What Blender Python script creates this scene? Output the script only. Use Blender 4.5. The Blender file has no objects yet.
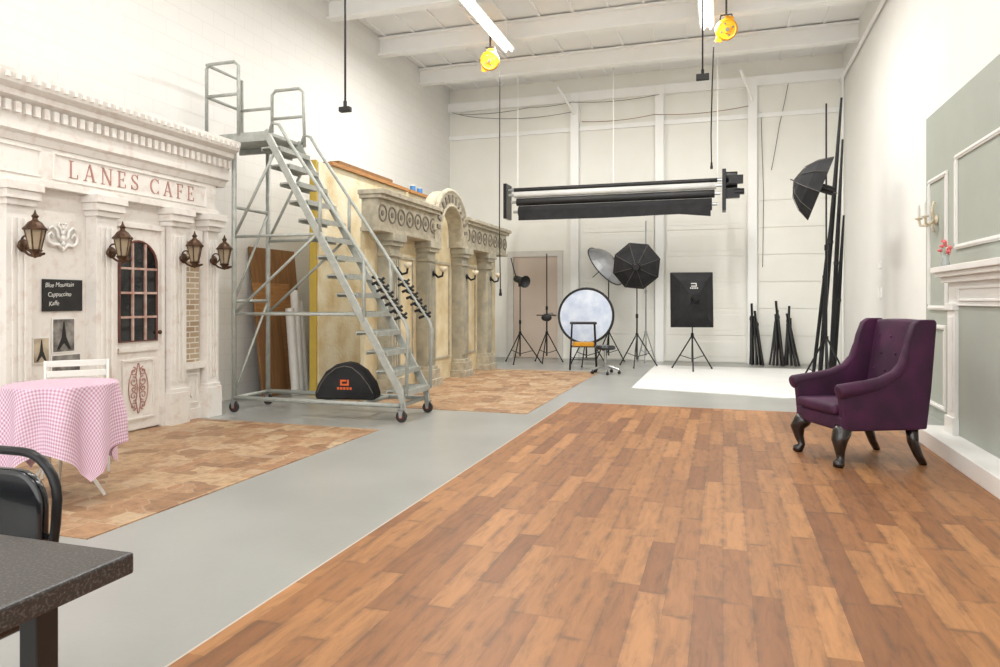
import bpy, bmesh, math, random
from mathutils import Vector, Matrix
random.seed(7)
C = bpy.context.scene.collection
sin, cos, pi = math.sin, math.cos, math.pi

# ---------------------------------------------------------------- materials
def L(r, g, b):
    def f(c):
        c /= 255.0
        return c/12.92 if c <= .04045 else ((c+.055)/1.055)**2.4
    return (f(r), f(g), f(b), 1)

def base_mat(name):
    m = bpy.data.materials.new(name); m.use_nodes = True
    nt = m.node_tree
    return m, nt, nt.nodes['Principled BSDF']

def N(nt, t, **kw):
    n = nt.nodes.new(t)
    for k, v in kw.items(): setattr(n, k, v)
    return n

def math_n(nt, op, a, b=None):
    n = N(nt, 'ShaderNodeMath', operation=op)
    for i, v in enumerate((a, b)):
        if v is None: continue
        if isinstance(v, (int, float)): n.inputs[i].default_value = v
        else: nt.links.new(v, n.inputs[i])
    return n.outputs[0]

def ramp(nt, fac, stops, const=False):
    r = N(nt, 'ShaderNodeValToRGB')
    if const: r.color_ramp.interpolation = 'CONSTANT'
    e = r.color_ramp.elements
    while len(e) < len(stops): e.new(.5)
    for i, (p, c) in enumerate(stops):
        e[i].position = p; e[i].color = c
    nt.links.new(fac, r.inputs[0])
    return r.outputs[0]

def mixc(nt, fac, a, b, mode='MIX'):
    n = N(nt, 'ShaderNodeMix', data_type='RGBA', blend_type=mode)
    for idx, v in ((0, fac), (6, a), (7, b)):
        if isinstance(v, (int, float)): n.inputs[idx].default_value = v
        elif isinstance(v, tuple): n.inputs[idx].default_value = v
        else: nt.links.new(v, n.inputs[idx])
    return n.outputs[2]

def M(name, col, rough=.5, metal=0, col2=None, scale=8, lo=.35, hi=.65, bump=0, sheen=0,
      emit=0, trans=0, coat=0, bscale=None, stretch=None):
    m, nt, p = base_mat(name)
    tc = N(nt, 'ShaderNodeTexCoord'); no = N(nt, 'ShaderNodeTexNoise')
    src = tc.outputs['Object']
    if stretch:
        mp = N(nt, 'ShaderNodeMapping'); mp.inputs['Scale'].default_value = stretch
        nt.links.new(src, mp.inputs[0]); src = mp.outputs[0]
    nt.links.new(src, no.inputs['Vector'])
    no.inputs['Scale'].default_value = scale; no.inputs['Detail'].default_value = 5
    if col2 is None: col2 = tuple(c*.93 for c in col[:3])+(1,)
    c = ramp(nt, no.outputs['Fac'], [(lo, col), (hi, col2)])
    nt.links.new(c, p.inputs['Base Color'])
    p.inputs['Roughness'].default_value = rough; p.inputs['Metallic'].default_value = metal
    if sheen:
        p.inputs['Sheen Weight'].default_value = sheen; p.inputs['Sheen Roughness'].default_value = .35
        p.inputs['Sheen Tint'].default_value = (.5, .22, .5, 1)
    if coat: p.inputs['Coat Weight'].default_value = coat
    if trans: p.inputs['Transmission Weight'].default_value = trans
    if emit:
        p.inputs['Emission Color'].default_value = col; p.inputs['Emission Strength'].default_value = emit
    if bump:
        b = N(nt, 'ShaderNodeBump'); b.inputs['Strength'].default_value = bump; b.inputs['Distance'].default_value = .02
        n2 = N(nt, 'ShaderNodeTexNoise'); n2.inputs['Scale'].default_value = bscale or scale*3; n2.inputs['Detail'].default_value = 4
        nt.links.new(src, n2.inputs['Vector'])
        nt.links.new(n2.outputs['Fac'], b.inputs['Height']); nt.links.new(b.outputs[0], p.inputs['Normal'])
    return m

def planks():
    m, nt, p = base_mat('vinyl_planks')
    tc = N(nt, 'ShaderNodeTexCoord'); s = N(nt, 'ShaderNodeSeparateXYZ')
    nt.links.new(tc.outputs['Object'], s.inputs[0])
    W, LEN = .12, .68
    rx = math_n(nt, 'DIVIDE', s.outputs[0], W); row = math_n(nt, 'FLOOR', rx)
    wn = N(nt, 'ShaderNodeTexWhiteNoise', noise_dimensions='1D'); nt.links.new(row, wn.inputs['W'])
    yy = math_n(nt, 'ADD', math_n(nt, 'DIVIDE', s.outputs[1], LEN), math_n(nt, 'MULTIPLY', wn.outputs[0], 7.3))
    pid = math_n(nt, 'FLOOR', yy)
    cb = N(nt, 'ShaderNodeCombineXYZ'); nt.links.new(row, cb.inputs[0]); nt.links.new(pid, cb.inputs[1])
    w2 = N(nt, 'ShaderNodeTexWhiteNoise', noise_dimensions='3D'); nt.links.new(cb.outputs[0], w2.inputs['Vector'])
    base = ramp(nt, w2.outputs['Value'], [(0, L(128, 84, 50)), (.3, L(146, 99, 60)), (.65, L(158, 110, 67)), (1, L(176, 126, 80))])
    gv = N(nt, 'ShaderNodeCombineXYZ')
    nt.links.new(math_n(nt, 'ADD', math_n(nt, 'MULTIPLY', s.outputs[0], 22), math_n(nt, 'MULTIPLY', w2.outputs['Value'], 40)), gv.inputs[0])
    nt.links.new(math_n(nt, 'ADD', math_n(nt, 'MULTIPLY', s.outputs[1], 3.4), math_n(nt, 'MULTIPLY', w2.outputs['Value'], 90)), gv.inputs[1])
    no = N(nt, 'ShaderNodeTexNoise'); no.inputs['Scale'].default_value = 1; no.inputs['Detail'].default_value = 8
    no.inputs['Roughness'].default_value = .66; no.inputs['Distortion'].default_value = .9
    nt.links.new(gv.outputs[0], no.inputs['Vector'])
    g = ramp(nt, no.outputs['Fac'], [(.28, (.60, .57, .55, 1)), (.45, (.90, .89, .88, 1)), (.56, (1.02, 1.01, 1.0, 1)), (.75, (1.18, 1.16, 1.13, 1))])
    c = mixc(nt, 1.0, base, g, 'MULTIPLY')
    fx = math_n(nt, 'FRACT', rx); fy = math_n(nt, 'FRACT', yy)
    dx = math_n(nt, 'MINIMUM', fx, math_n(nt, 'SUBTRACT', 1, fx)); dy = math_n(nt, 'MULTIPLY', math_n(nt, 'MINIMUM', fy, math_n(nt, 'SUBTRACT', 1, fy)), LEN/W)
    dd_ = math_n(nt, 'MINIMUM', dx, dy)
    wear = ramp(nt, dd_, [(0, (1, 1, 1, 1)), (.22, (0, 0, 0, 1))])
    n3 = N(nt, 'ShaderNodeTexNoise'); n3.inputs['Scale'].default_value = 8; n3.inputs['Detail'].default_value = 5; nt.links.new(tc.outputs['Object'], n3.inputs['Vector'])
    patch = ramp(nt, n3.outputs['Fac'], [(.42, (0, 0, 0, 1)), (.62, (1, 1, 1, 1))])
    wear = math_n(nt, 'MULTIPLY', wear, math_n(nt, 'MULTIPLY', patch, .6))
    c = mixc(nt, wear, c, L(84, 62, 44))
    e = math_n(nt, 'MAXIMUM', math_n(nt, 'LESS_THAN', fx, .016), math_n(nt, 'LESS_THAN', fy, .004))
    c = mixc(nt, math_n(nt, 'MULTIPLY', e, .3), c, L(70, 44, 26))
    nt.links.new(c, p.inputs['Base Color'])
    p.inputs['Roughness'].default_value = .45
    return m

def tiles():
    m, nt, p = base_mat('slate_vinyl')
    tc = N(nt, 'ShaderNodeTexCoord')
    no0 = N(nt, 'ShaderNodeTexNoise'); no0.inputs['Scale'].default_value = 4; no0.inputs['Detail'].default_value = 4; nt.links.new(tc.outputs['Object'], no0.inputs['Vector'])
    wob = mixc(nt, .07, tc.outputs['Object'], no0.outputs['Color'], 'ADD')
    mz0 = N(nt, 'ShaderNodeVectorMath', operation='MULTIPLY'); nt.links.new(wob, mz0.inputs[0]); mz0.inputs[1].default_value = (1, 1, 0)
    vo = N(nt, 'ShaderNodeTexVoronoi', distance='CHEBYCHEV'); vo.inputs['Scale'].default_value = 4.6; vo.inputs['Randomness'].default_value = .75
    nt.links.new(mz0.outputs[0], vo.inputs['Vector'])
    sv = N(nt, 'ShaderNodeSeparateColor'); nt.links.new(vo.outputs['Color'], sv.inputs[0])
    no = N(nt, 'ShaderNodeTexNoise'); no.inputs['Scale'].default_value = 12; no.inputs['Detail'].default_value = 8; no.inputs['Roughness'].default_value = .72
    nt.links.new(tc.outputs['Object'], no.inputs['Vector'])
    c1 = ramp(nt, sv.outputs[0], [(0, L(140, 106, 78)), (.3, L(168, 132, 98)), (.5, L(184, 156, 122)), (.72, L(158, 118, 86)), (1, L(190, 166, 134))])
    g = ramp(nt, no.outputs['Fac'], [(.3, (.58, .54, .51, 1)), (.52, (1, 1, 1, 1)), (.72, (1.22, 1.22, 1.2, 1))])
    c = mixc(nt, 1.0, c1, g, 'MULTIPLY')
    ve = N(nt, 'ShaderNodeTexVoronoi', feature='F2', distance='CHEBYCHEV'); ve.inputs['Scale'].default_value = 4.6; ve.inputs['Randomness'].default_value = .75
    nt.links.new(mz0.outputs[0], ve.inputs['Vector'])
    edge = math_n(nt, 'LESS_THAN', math_n(nt, 'SUBTRACT', ve.outputs['Distance'], vo.outputs['Distance']), .03)
    c = mixc(nt, math_n(nt, 'MULTIPLY', edge, .35), c, L(196, 178, 150))
    nt.links.new(c, p.inputs['Base Color']); p.inputs['Roughness'].default_value = .5
    return m

def block_wall(name, axis):
    m, nt, p = base_mat(name)
    tc = N(nt, 'ShaderNodeTexCoord'); s = N(nt, 'ShaderNodeSeparateXYZ'); nt.links.new(tc.outputs['Object'], s.inputs[0])
    cb = N(nt, 'ShaderNodeCombineXYZ'); nt.links.new(s.outputs[axis], cb.inputs[0]); nt.links.new(s.outputs[2], cb.inputs[1])
    br = N(nt, 'ShaderNodeTexBrick'); nt.links.new(cb.outputs[0], br.inputs['Vector'])
    br.inputs['Scale'].default_value = 1; br.inputs['Brick Width'].default_value = .4; br.inputs['Row Height'].default_value = .2
    br.inputs['Mortar Size'].default_value = .005; br.inputs['Mortar Smooth'].default_value = .5
    br.inputs['Color1'].default_value = L(233, 232, 228); br.inputs['Color2'].default_value = L(231, 230, 226); br.inputs['Mortar'].default_value = L(222, 221, 216)
    nt.links.new(br.outputs['Color'], p.inputs['Base Color']); p.inputs['Roughness'].default_value = .6
    b = N(nt, 'ShaderNodeBump', invert=True); b.inputs['Strength'].default_value = .2; b.inputs['Distance'].default_value = .008
    nt.links.new(br.outputs['Fac'], b.inputs['Height']); nt.links.new(b.outputs[0], p.inputs['Normal'])
    return m

def gingham():
    m, nt, p = base_mat('pink_gingham')
    uv = N(nt, 'ShaderNodeTexCoord'); s = N(nt, 'ShaderNodeSeparateXYZ'); nt.links.new(uv.outputs['UV'], s.inputs[0])
    a = math_n(nt, 'GREATER_THAN', math_n(nt, 'FRACT', math_n(nt, 'MULTIPLY', s.outputs[0], 66)), .5)
    b = math_n(nt, 'GREATER_THAN', math_n(nt, 'FRACT', math_n(nt, 'MULTIPLY', s.outputs[1], 66)), .5)
    v = math_n(nt, 'DIVIDE', math_n(nt, 'ADD', a, b), 2)
    c = ramp(nt, v, [(0, L(226, 212, 222)), (.5, L(210, 176, 194)), (1, L(188, 138, 162))])
    nt.links.new(c, p.inputs['Base Color']); p.inputs['Roughness'].default_value = .85
    return m

def brickpanel():
    m, nt, p = base_mat('beige_brick')
    tc = N(nt, 'ShaderNodeTexCoord'); s = N(nt, 'ShaderNodeSeparateXYZ'); nt.links.new(tc.outputs['Object'], s.inputs[0])
    cb = N(nt, 'ShaderNodeCombineXYZ'); nt.links.new(s.outputs[1], cb.inputs[0]); nt.links.new(s.outputs[2], cb.inputs[1])
    br = N(nt, 'ShaderNodeTexBrick'); nt.links.new(cb.outputs[0], br.inputs['Vector'])
    br.inputs['Scale'].default_value = 1; br.inputs['Brick Width'].default_value = .16; br.inputs['Row Height'].default_value = .06
    br.inputs['Mortar Size'].default_value = .006
    br.inputs['Color1'].default_value = L(190, 172, 146); br.inputs['Color2'].default_value = L(164, 142, 114); br.inputs['Mortar'].default_value = L(226, 220, 208)
    nt.links.new(br.outputs['Color'], p.inputs['Base Color']); p.inputs['Roughness'].default_value = .8
    return m

m_left = block_wall('painted_block', 1)
m_back = M('painted_wall', L(242, 241, 234), .6, col2=L(239, 238, 230), scale=2)
m_right = M('white_plaster', L(237, 236, 232), .7, col2=L(234, 233, 228), scale=1.5)
m_ceil = M('ceiling_deck', L(250, 250, 249), .7, scale=3, col2=L(248, 248, 246))
m_beam = M('white_steel', L(248, 248, 246), .4, scale=4, col2=L(246, 246, 243))
m_conc = M('grey_painted_concrete', L(162, 163, 159), .3, col2=L(153, 154, 150), scale=1.2, bump=.03, bscale=30)
m_plank = planks(); m_tile = tiles()
m_sweep = M('white_sweep', L(236, 236, 234), .5, col2=L(230, 230, 227), scale=2)
m_distress = M('distressed_white_paint', L(230, 226, 220), .6, col2=L(212, 198, 188), scale=11, lo=.52, hi=.8, bump=.12)
m_distress2 = M('distressed_door_paint', L(233, 229, 223), .6, col2=L(214, 199, 189), scale=14, lo=.54, hi=.8, bump=.1)
m_pink = M('dusty_pink_paint', L(168, 120, 110), .65, col2=L(186, 144, 132), scale=14)
m_brown = M('redbrown_frame', L(116, 70, 60), .5, col2=L(98, 56, 48), scale=10)
m_munt = M('pale_muntin', L(200, 174, 162), .5, col2=L(170, 130, 118), scale=14)
m_glassdark = M('dark_glass', L(22, 24, 26), .12, col2=L(38, 40, 42), scale=3, coat=.3)
m_brick = brickpanel()
m_brass = M('dark_bronze', L(92, 66, 46), .4, .5, col2=L(60, 42, 30), scale=20)
m_glass = M('lantern_glass', L(206, 192, 166), .15, col2=L(180, 162, 134), scale=5, trans=.4)
m_black = M('matte_black', L(30, 30, 31), .55, col2=L(22, 22, 23), scale=12)
m_blackm = M('black_metal', L(28, 28, 30), .3, .4, scale=12)
m_fab = M('black_fabric', L(34, 34, 37), .85, col2=L(22, 22, 24), scale=6, bump=.2)
m_vinyl = M('black_vinyl', L(24, 26, 30), .22, col2=L(19, 21, 25), scale=6, coat=.3)
m_chalk = M('chalk', L(215, 215, 210), .9)
m_grey = M('pale_grey_steel', L(174, 177, 170), .45, .1, col2=L(158, 161, 154), scale=12)
m_silver = M('silver_tube', L(170, 172, 172), .35, .6, scale=12)
m_rubber = M('rubber', L(48, 46, 44), .7)
m_red = M('caster_red', L(150, 50, 40), .5)
m_stone = M('faux_stone', L(192, 184, 163), .8, col2=L(164, 156, 138), scale=9, bump=.3)
m_stoneg = M('faux_stone_shaft', L(154, 151, 136), .8, col2=L(180, 173, 153), scale=6, bump=.3)
m_orn = M('ornament_grey', L(138, 132, 118), .7, col2=L(112, 106, 94), scale=20)
m_dkgrey = M('dark_grey_plastic', L(96, 92, 86), .6, col2=L(80, 76, 70), scale=20)
m_cream = M('cream_stucco', L(236, 228, 202), .85, col2=L(212, 190, 142), scale=2.4, lo=.4, hi=.68, bump=.5, bscale=22)
m_cream2 = M('pale_stucco', L(226, 215, 184), .85, col2=L(204, 184, 142), scale=3, bump=.3, bscale=22)
m_yellow = M('yellow_edge', L(204, 174, 76), .6)
m_ply = M('brown_board', L(150, 108, 68), .6, col2=L(130, 92, 56), scale=3, stretch=(1, 8, 1))
m_ply2 = M('orange_wood', L(186, 138, 86), .55, col2=L(164, 114, 68), scale=5, stretch=(8, 1, 8))
m_velvet = M('aubergine_velvet', L(68, 16, 58), .7, col2=L(42, 9, 38), scale=6, lo=.3, hi=.7, sheen=.15, bump=.06)
m_legblk = M('black_lacquer_wood', L(26, 18, 17), .25, coat=.5)
m_grgreen = M('grey_green_panel', L(170, 175, 166), .7, col2=L(166, 171, 162), scale=2)
m_trim = M('white_gloss_trim', L(238, 237, 234), .4, col2=L(234, 233, 229), scale=4)
m_granite = M('dark_granite', L(44, 43, 44), .3, col2=L(104, 101, 98), scale=160, lo=.5, hi=.74, coat=.1)
m_edge = M('dark_edge', L(30, 28, 28), .4)
m_ging = gingham()
m_wht = M('white_metal', L(232, 230, 225), .4)
m_strip = M('grey_edging', L(198, 190, 178), .5)
m_tube = M('fluorescent_tube', (1, .98, .94, 1), .4, emit=6, col2=(1, .98, .94, 1))
m_yreel = M('yellow_plastic', L(214, 150, 8), .5, col2=L(196, 134, 6))
m_refl = M('blue_white_fabric', L(214, 222, 234), .5, col2=L(184, 196, 218), scale=5)
m_silvfab = M('silver_fabric', L(180, 182, 184), .5, .1, col2=L(146, 148, 152), scale=4)
m_whtroll = M('white_paper_roll', L(206, 206, 202), .6, col2=L(186, 186, 184), scale=2)
m_doorb = M('taupe_door', L(204, 188, 174), .5, col2=L(198, 182, 168), scale=2)
m_dframe = M('grey_white_frame', L(220, 217, 210), .5)
m_flower = M('pink_petal', L(226, 88, 100), .6, col2=L(236, 140, 140), scale=20)
m_vase = M('vase_glass', L(226, 232, 230), .1, trans=.6)
m_ivory = M('ivory_candle', L(222, 212, 190), .5, col2=L(200, 184, 154), scale=20)
m_orange = M('orange_print', L(214, 96, 40), .6)
m_photo = M('sepia_print', L(198, 184, 160), .5, col2=L(140, 126, 108), scale=9)
m_photo2 = M('grey_print', L(150, 146, 140), .5, col2=L(80, 76, 74), scale=12)
m_cable = M('cable_black', L(30, 28, 28), .6)
m_cgrey = M('cable_grey', L(120, 118, 112), .6)
m_blue = M('blue_plastic', L(70, 130, 190), .5)

# ---------------------------------------------------------------- geometry
def nb(): return bmesh.new()
def box(bm, lo, hi, mtx=None):
    lo = Vector(lo); hi = Vector(hi)
    vs = [bm.verts.new((x, y, z)) for x in (lo.x, hi.x) for y in (lo.y, hi.y) for z in (lo.z, hi.z)]
    for f in ((0,1,3,2),(4,6,7,5),(0,4,5,1),(2,3,7,6),(0,2,6,4),(1,5,7,3)):
        bm.faces.new([vs[i] for i in f])
    if mtx is not None: bmesh.ops.transform(bm, matrix=mtx, verts=vs)
    return vs
def tube(bm, pts, r, seg=8, closed=False, mtx=None):
    pts = [Vector(p) for p in pts]; n = len(pts)
    rs = r if isinstance(r, (list, tuple)) else [r]*n
    t = []
    for i in range(n):
        if closed: d = pts[(i+1) % n]-pts[(i-1) % n]
        else: d = pts[min(i+1, n-1)]-pts[max(i-1, 0)]
        t.append(d.normalized())
    nr = t[0].orthogonal().normalized(); rings = []; out = []
    for i in range(n):
        nr = (nr-t[i]*nr.dot(t[i])).normalized(); b = t[i].cross(nr)
        ring = [bm.verts.new(pts[i]+(nr*cos(2*pi*k/seg)+b*sin(2*pi*k/seg))*rs[i]) for k in range(seg)]
        rings.append(ring); out += ring
    m = n if closed else n-1
    for i in range(m):
        A, B = rings[i], rings[(i+1) % n]
        for k in range(seg):
            bm.faces.new((A[k], A[(k+1) % seg], B[(k+1) % seg], B[k]))
    if not closed:
        bm.faces.new(rings[0][::-1]); bm.faces.new(rings[-1])
    if mtx is not None: bmesh.ops.transform(bm, matrix=mtx, verts=out)
    return out
def lathe(bm, prof, c=(0,0,0), seg=20, mtx=None, a0=0):
    rings = []; out = []
    for r, z in prof:
        if r < 1e-5: ring = [bm.verts.new((0, 0, z))]
        else: ring = [bm.verts.new((r*cos(2*pi*k/seg+a0), r*sin(2*pi*k/seg+a0), z)) for k in range(seg)]
        rings.append(ring); out += ring
    for A, B in zip(rings, rings[1:]):
        for k in range(seg):
            k2 = (k+1) % seg
            if len(A) == 1 and len(B) == 1: continue
            if len(A) == 1: bm.faces.new((A[0], B[k], B[k2]))
            elif len(B) == 1: bm.faces.new((A[k], B[0], A[k2]))
            else: bm.faces.new((A[k], B[k], B[k2], A[k2]))
    if len(rings[0]) > 1: bm.faces.new(rings[0])
    if len(rings[-1]) > 1: bm.faces.new(rings[-1][::-1])
    mm = Matrix.Translation(Vector(c)) @ (mtx if mtx is not None else Matrix())
    bmesh.ops.transform(bm, matrix=mm, verts=out)
    return out
def prism(bm, pts, axis, a, b, mtx=None):
    def P(u, v, w):
        return {'x': (w, u, v), 'y': (u, w, v), 'z': (u, v, w)}[axis]
    A = [bm.verts.new(P(u, v, a)) for u, v in pts]; B = [bm.verts.new(P(u, v, b)) for u, v in pts]
    n = len(pts)
    bm.faces.new(A); bm.faces.new(B[::-1])
    for i in range(n): bm.faces.new((A[i], B[i], B[(i+1) % n], A[(i+1) % n]))
    if mtx is not None: bmesh.ops.transform(bm, matrix=mtx, verts=A+B)
    return A+B
def cyl(bm, p0, p1, r, seg=12): return tube(bm, [p0, p1], r, seg)
def sph(bm, c, r, sx=1, sy=1, sz=1, seg=12):
    o = bmesh.ops.create_uvsphere(bm, u_segments=seg, v_segments=max(6, seg//2+2), radius=r)
    bmesh.ops.transform(bm, matrix=Matrix.Translation(Vector(c)) @ Matrix.Diagonal((sx, sy, sz, 1)), verts=o['verts'])
def rot_to(d):
    return Vector((0, 0, 1)).rotation_difference(Vector(d).normalized()).to_matrix().to_4x4()

def rootloc(o):
    while o.parent: o = o.parent
    return o.location.copy()
def finish(bm, name, m, bevel, smooth, seg=2):
    bmesh.ops.recalc_face_normals(bm, faces=bm.faces[:])
    me = bpy.data.meshes.new(name); bm.to_mesh(me); bm.free()
    o = bpy.data.objects.new(name, me); C.objects.link(o)
    me.materials.append(m)
    if smooth:
        for p in me.polygons: p.use_smooth = True
    if bevel:
        md = o.modifiers.new('bevel', 'BEVEL'); md.width = bevel; md.segments = seg; md.limit_method = 'ANGLE'; md.angle_limit = .6
    return o
def thing(name, loc, label, cat, rz=0, group=None):
    o = bpy.data.objects.new(name, None); o.empty_display_size = .1
    o.location = loc; o.rotation_euler = (0, 0, rz); C.objects.link(o)
    o['label'] = label; o['category'] = cat
    if group: o['group'] = group
    return o
def part(parent, name, bm, m, bevel=0, smooth=False, label=None, W=False, seg=2):
    if W: bmesh.ops.translate(bm, vec=-rootloc(parent), verts=bm.verts[:])
    o = finish(bm, name, m, bevel, smooth, seg); o.parent = parent
    if label: o['label'] = label
    return o
def solo(name, bm, m, loc, label, cat, bevel=0, smooth=False, group=None, kind=None, W=True, rot=None):
    if W: bmesh.ops.translate(bm, vec=-Vector(loc), verts=bm.verts[:])
    o = finish(bm, name, m, bevel, smooth); o.location = loc
    if rot: o.rotation_euler = rot
    if label: o['label'] = label
    if cat: o['category'] = cat
    if group: o['group'] = group
    if kind: o['kind'] = kind
    return o
def struct(name, bm, m, loc, label, bevel=0):
    return solo(name, bm, m, loc, label, 'room', bevel=bevel, kind='structure')
def text_mesh(s, size, depth=.001, align='CENTER'):
    cu = bpy.data.curves.new('t', 'FONT'); cu.body = s; cu.size = size; cu.extrude = depth; cu.align_x = align; cu.align_y = 'CENTER'
    ob = bpy.data.objects.new('t', cu); C.objects.link(ob)
    bpy.context.view_layer.update()
    dg = bpy.context.evaluated_depsgraph_get()
    me = bpy.data.meshes.new_from_object(ob.evaluated_get(dg))
    bm = nb(); bm.from_mesh(me)
    bpy.data.objects.remove(ob); bpy.data.meshes.remove(me)
    return bm
def on_wall_x(bm, x, y, z):   # text plane facing +X, reading along +Y
    bmesh.ops.transform(bm, matrix=Matrix.Translation((x, y, z)) @ Matrix(((0,0,1,0),(1,0,0,0),(0,1,0,0),(0,0,0,1))), verts=bm.verts[:])

XL, XR, YB, ZC = -6.19, 2.3, 15.5, 6.3
# ---------------------------------------------------------------- room shell
b = nb(); box(b, (XL-.2, -3, -.2), (XR+.2, YB+.2, 0)); struct('floor', b, m_conc, (0, 6, 0), 'grey painted concrete studio floor')
b = nb(); box(b, (XL-.2, -3, 0), (XL, YB+.2, ZC)); struct('wall_left', b, m_left, (XL, 6, 0), 'white painted concrete block wall')
b = nb(); box(b, (XR, -3, 0), (XR+.2, YB+.2, ZC)); struct('wall_right', b, m_right, (XR, 6, 0), 'plain white plastered wall')
b = nb(); box(b, (XL, YB, 0), (XR, YB+.2, ZC)); struct('wall_back', b, m_back, (-2, YB, 0), 'cream white end wall of the warehouse')
b = nb(); box(b, (XL-.2, -3, ZC), (XR+.2, YB+.2, ZC+.1))
x = XL+.1
while x < XR-.1:
    box(b, (x, -3, ZC-.03), (x+.05, YB, ZC)); x += .6
struct('ceiling', b, m_ceil, (-2, 6, ZC), 'white ribbed steel roof deck')
ti = 0
def trim(bm, m, loc, label, bevel=0):
    global ti; ti += 1
    return struct('trim_%d' % ti, bm, m, loc, label, bevel)
for yb in (1.2, 4.4, 8.0, 10.15, 11.95, 13.8):
    b = nb(); prism(b, [(yb-.09, 5.93), (yb+.09, 5.93), (yb+.09, 5.96), (yb+.02, 5.97), (yb+.02, 6.22), (yb+.09, 6.23), (yb+.09, 6.268), (yb-.09, 6.268), (yb-.09, 6.23), (yb-.02, 6.22), (yb-.02, 5.97), (yb-.09, 5.96)], 'x', XL, XR)
    trim(b, m_beam, (-2, yb, 6), 'white painted steel roof beam')
b = nb(); box(b, (XL, YB-.12, 5.75), (XR, YB, 5.95)); trim(b, m_beam, (-2, YB, 5.8), 'white eave beam on the end wall')
for zz in (5.1,):
    b = nb(); box(b, (XL, YB-.06, zz), (XR, YB, zz+.09)); trim(b, m_beam, (-2, YB, zz), 'white girt on the end wall')
for xp in (-3.15, -1.3, .58):
    b = nb(); box(b, (xp-.09, YB-.17, 0), (xp+.09, YB, 5.93))
    trim(b, m_beam, (xp, YB-.08, 0), 'white steel column on the end wall', .005)
for xp, yy in ((-3.15, 13.85), (.58, 13.85)):
    b = nb(); tube(b, [(xp, YB-.15, 5.45), (xp-.25, YB-.7, 5.93)], .03, 6); trim(b, m_beam, (xp, YB-.5, 5.5), 'white knee brace')
b = nb(); box(b, (-3.0, YB-.03, 0), (-1.42, YB, 3.4)); box(b, (-1.18, YB-.03, 0), (.46, YB, 3.4))
for i in range(6):
    z = .02+i*.56
    for x0, x1 in ((-2.98, -1.44), (-1.16, .44)):
        box(b, (x0, YB-.045, z), (x1, YB-.03, z+.53))
        box(b, (x0+.06, YB-.052, z+.1), (x1-.06, YB-.045, z+.43))
struct('door_2', b, m_back, (-1.2, YB, 0), 'white sectional overhead door', .003)
b = nb()
for i in range(7):
    box(b, (.70, YB-.02, .03+i*.56), (2.26, YB, .03+i*.56+.535))
trim(b, m_back, (1.4, YB, 1), 'white ribbed wall panels', .003)
d = nb(); box(d, (-4.74, YB-.06, 0), (-4.6, YB, 2.44)); box(d, (-3.56, YB-.06, 0), (-3.44, YB, 2.44)); box(d, (-4.6, YB-.06, 2.31), (-3.56, YB, 2.44))
trim(d, m_dframe, (-4, YB, 0), 'grey-white door frame')
dr = thing('door_1', (-4.09, YB-.03, 0), 'taupe painted flush door in a white frame', 'door'); dr['kind'] = 'structure'
b = nb(); box(b, (-4.595, YB-.035, 0.01), (-3.565, YB-.001, 2.305)); part(dr, 'door_leaf', b, m_doorb, .004, W=True)
b = nb(); cyl(b, (-3.68, YB-.035, 1.02), (-3.68, YB-.08, 1.02), .025); cyl(b, (-3.68, YB-.08, 1.02), (-3.8, YB-.08, 1.02), .012); part(dr, 'door_handle', b, m_silver, W=True)
b = nb(); cyl(b, (XR-.05, -2, 5.72), (XR-.05, YB, 5.72), .03); cyl(b, (XR-.05, YB-.3, 5.72), (XR-.05, YB-.3, 0.0), .02)
trim(b, m_beam, (XR-.05, 6, 5.7), 'white conduit along the wall')
b = nb(); box(b, (XR-.03, 11.9, 1.35), (XR, 12.02, 1.5)); trim(b, m_beam, (XR, 12, 1.4), 'small electrical box on the wall')
b = nb(); box(b, (XR-.03, 11.9, 1.8), (XR, 12.0, 1.9)); trim(b, m_beam, (XR, 12, 1.8), 'small electrical box on the wall')
b = nb(); prism(b, [(-1.87, -2.5), (XR, -2.5), (XR, 7.4), (1.75, 7.4), (1.75, 8.8), (-1.87, 8.8)], 'z', 0, .008); struct('floor_wood', b, m_plank, (0, 4, 0), 'wood-look vinyl plank flooring')
b = nb(); box(b, (-1.880, -2.5, 0), (-1.87, 8.81, .0085)); box(b, (-1.87, 8.8, 0), (1.75, 8.81, .0085)); trim(b, m_strip, (-1.88, 4, 0), 'pale edging strip around the plank floor')
b = nb(); box(b, (-5.6, 2.95, 0), (-3.3, 6.35, .006)); struct('floor_slate', b, m_tile, (-4.5, 5, 0), 'terracotta and beige slate-look vinyl')
b = nb(); box(b, (-4.9, 7.75, 0), (-2.15, 12.7, .006)); struct('floor_slate.001', b, m_tile, (-4, 10, 0), 'terracotta and beige slate-look vinyl')
b = nb(); prism(b, [(-1.3, 10.55), (.8, 10.05), (1.75, 10.2), (1.75, 14.4), (-1.3, 14.4)], 'z', 0, .01); struct('floor_white', b, m_sweep, (0, 12, 0), 'white vinyl shooting floor')

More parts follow.
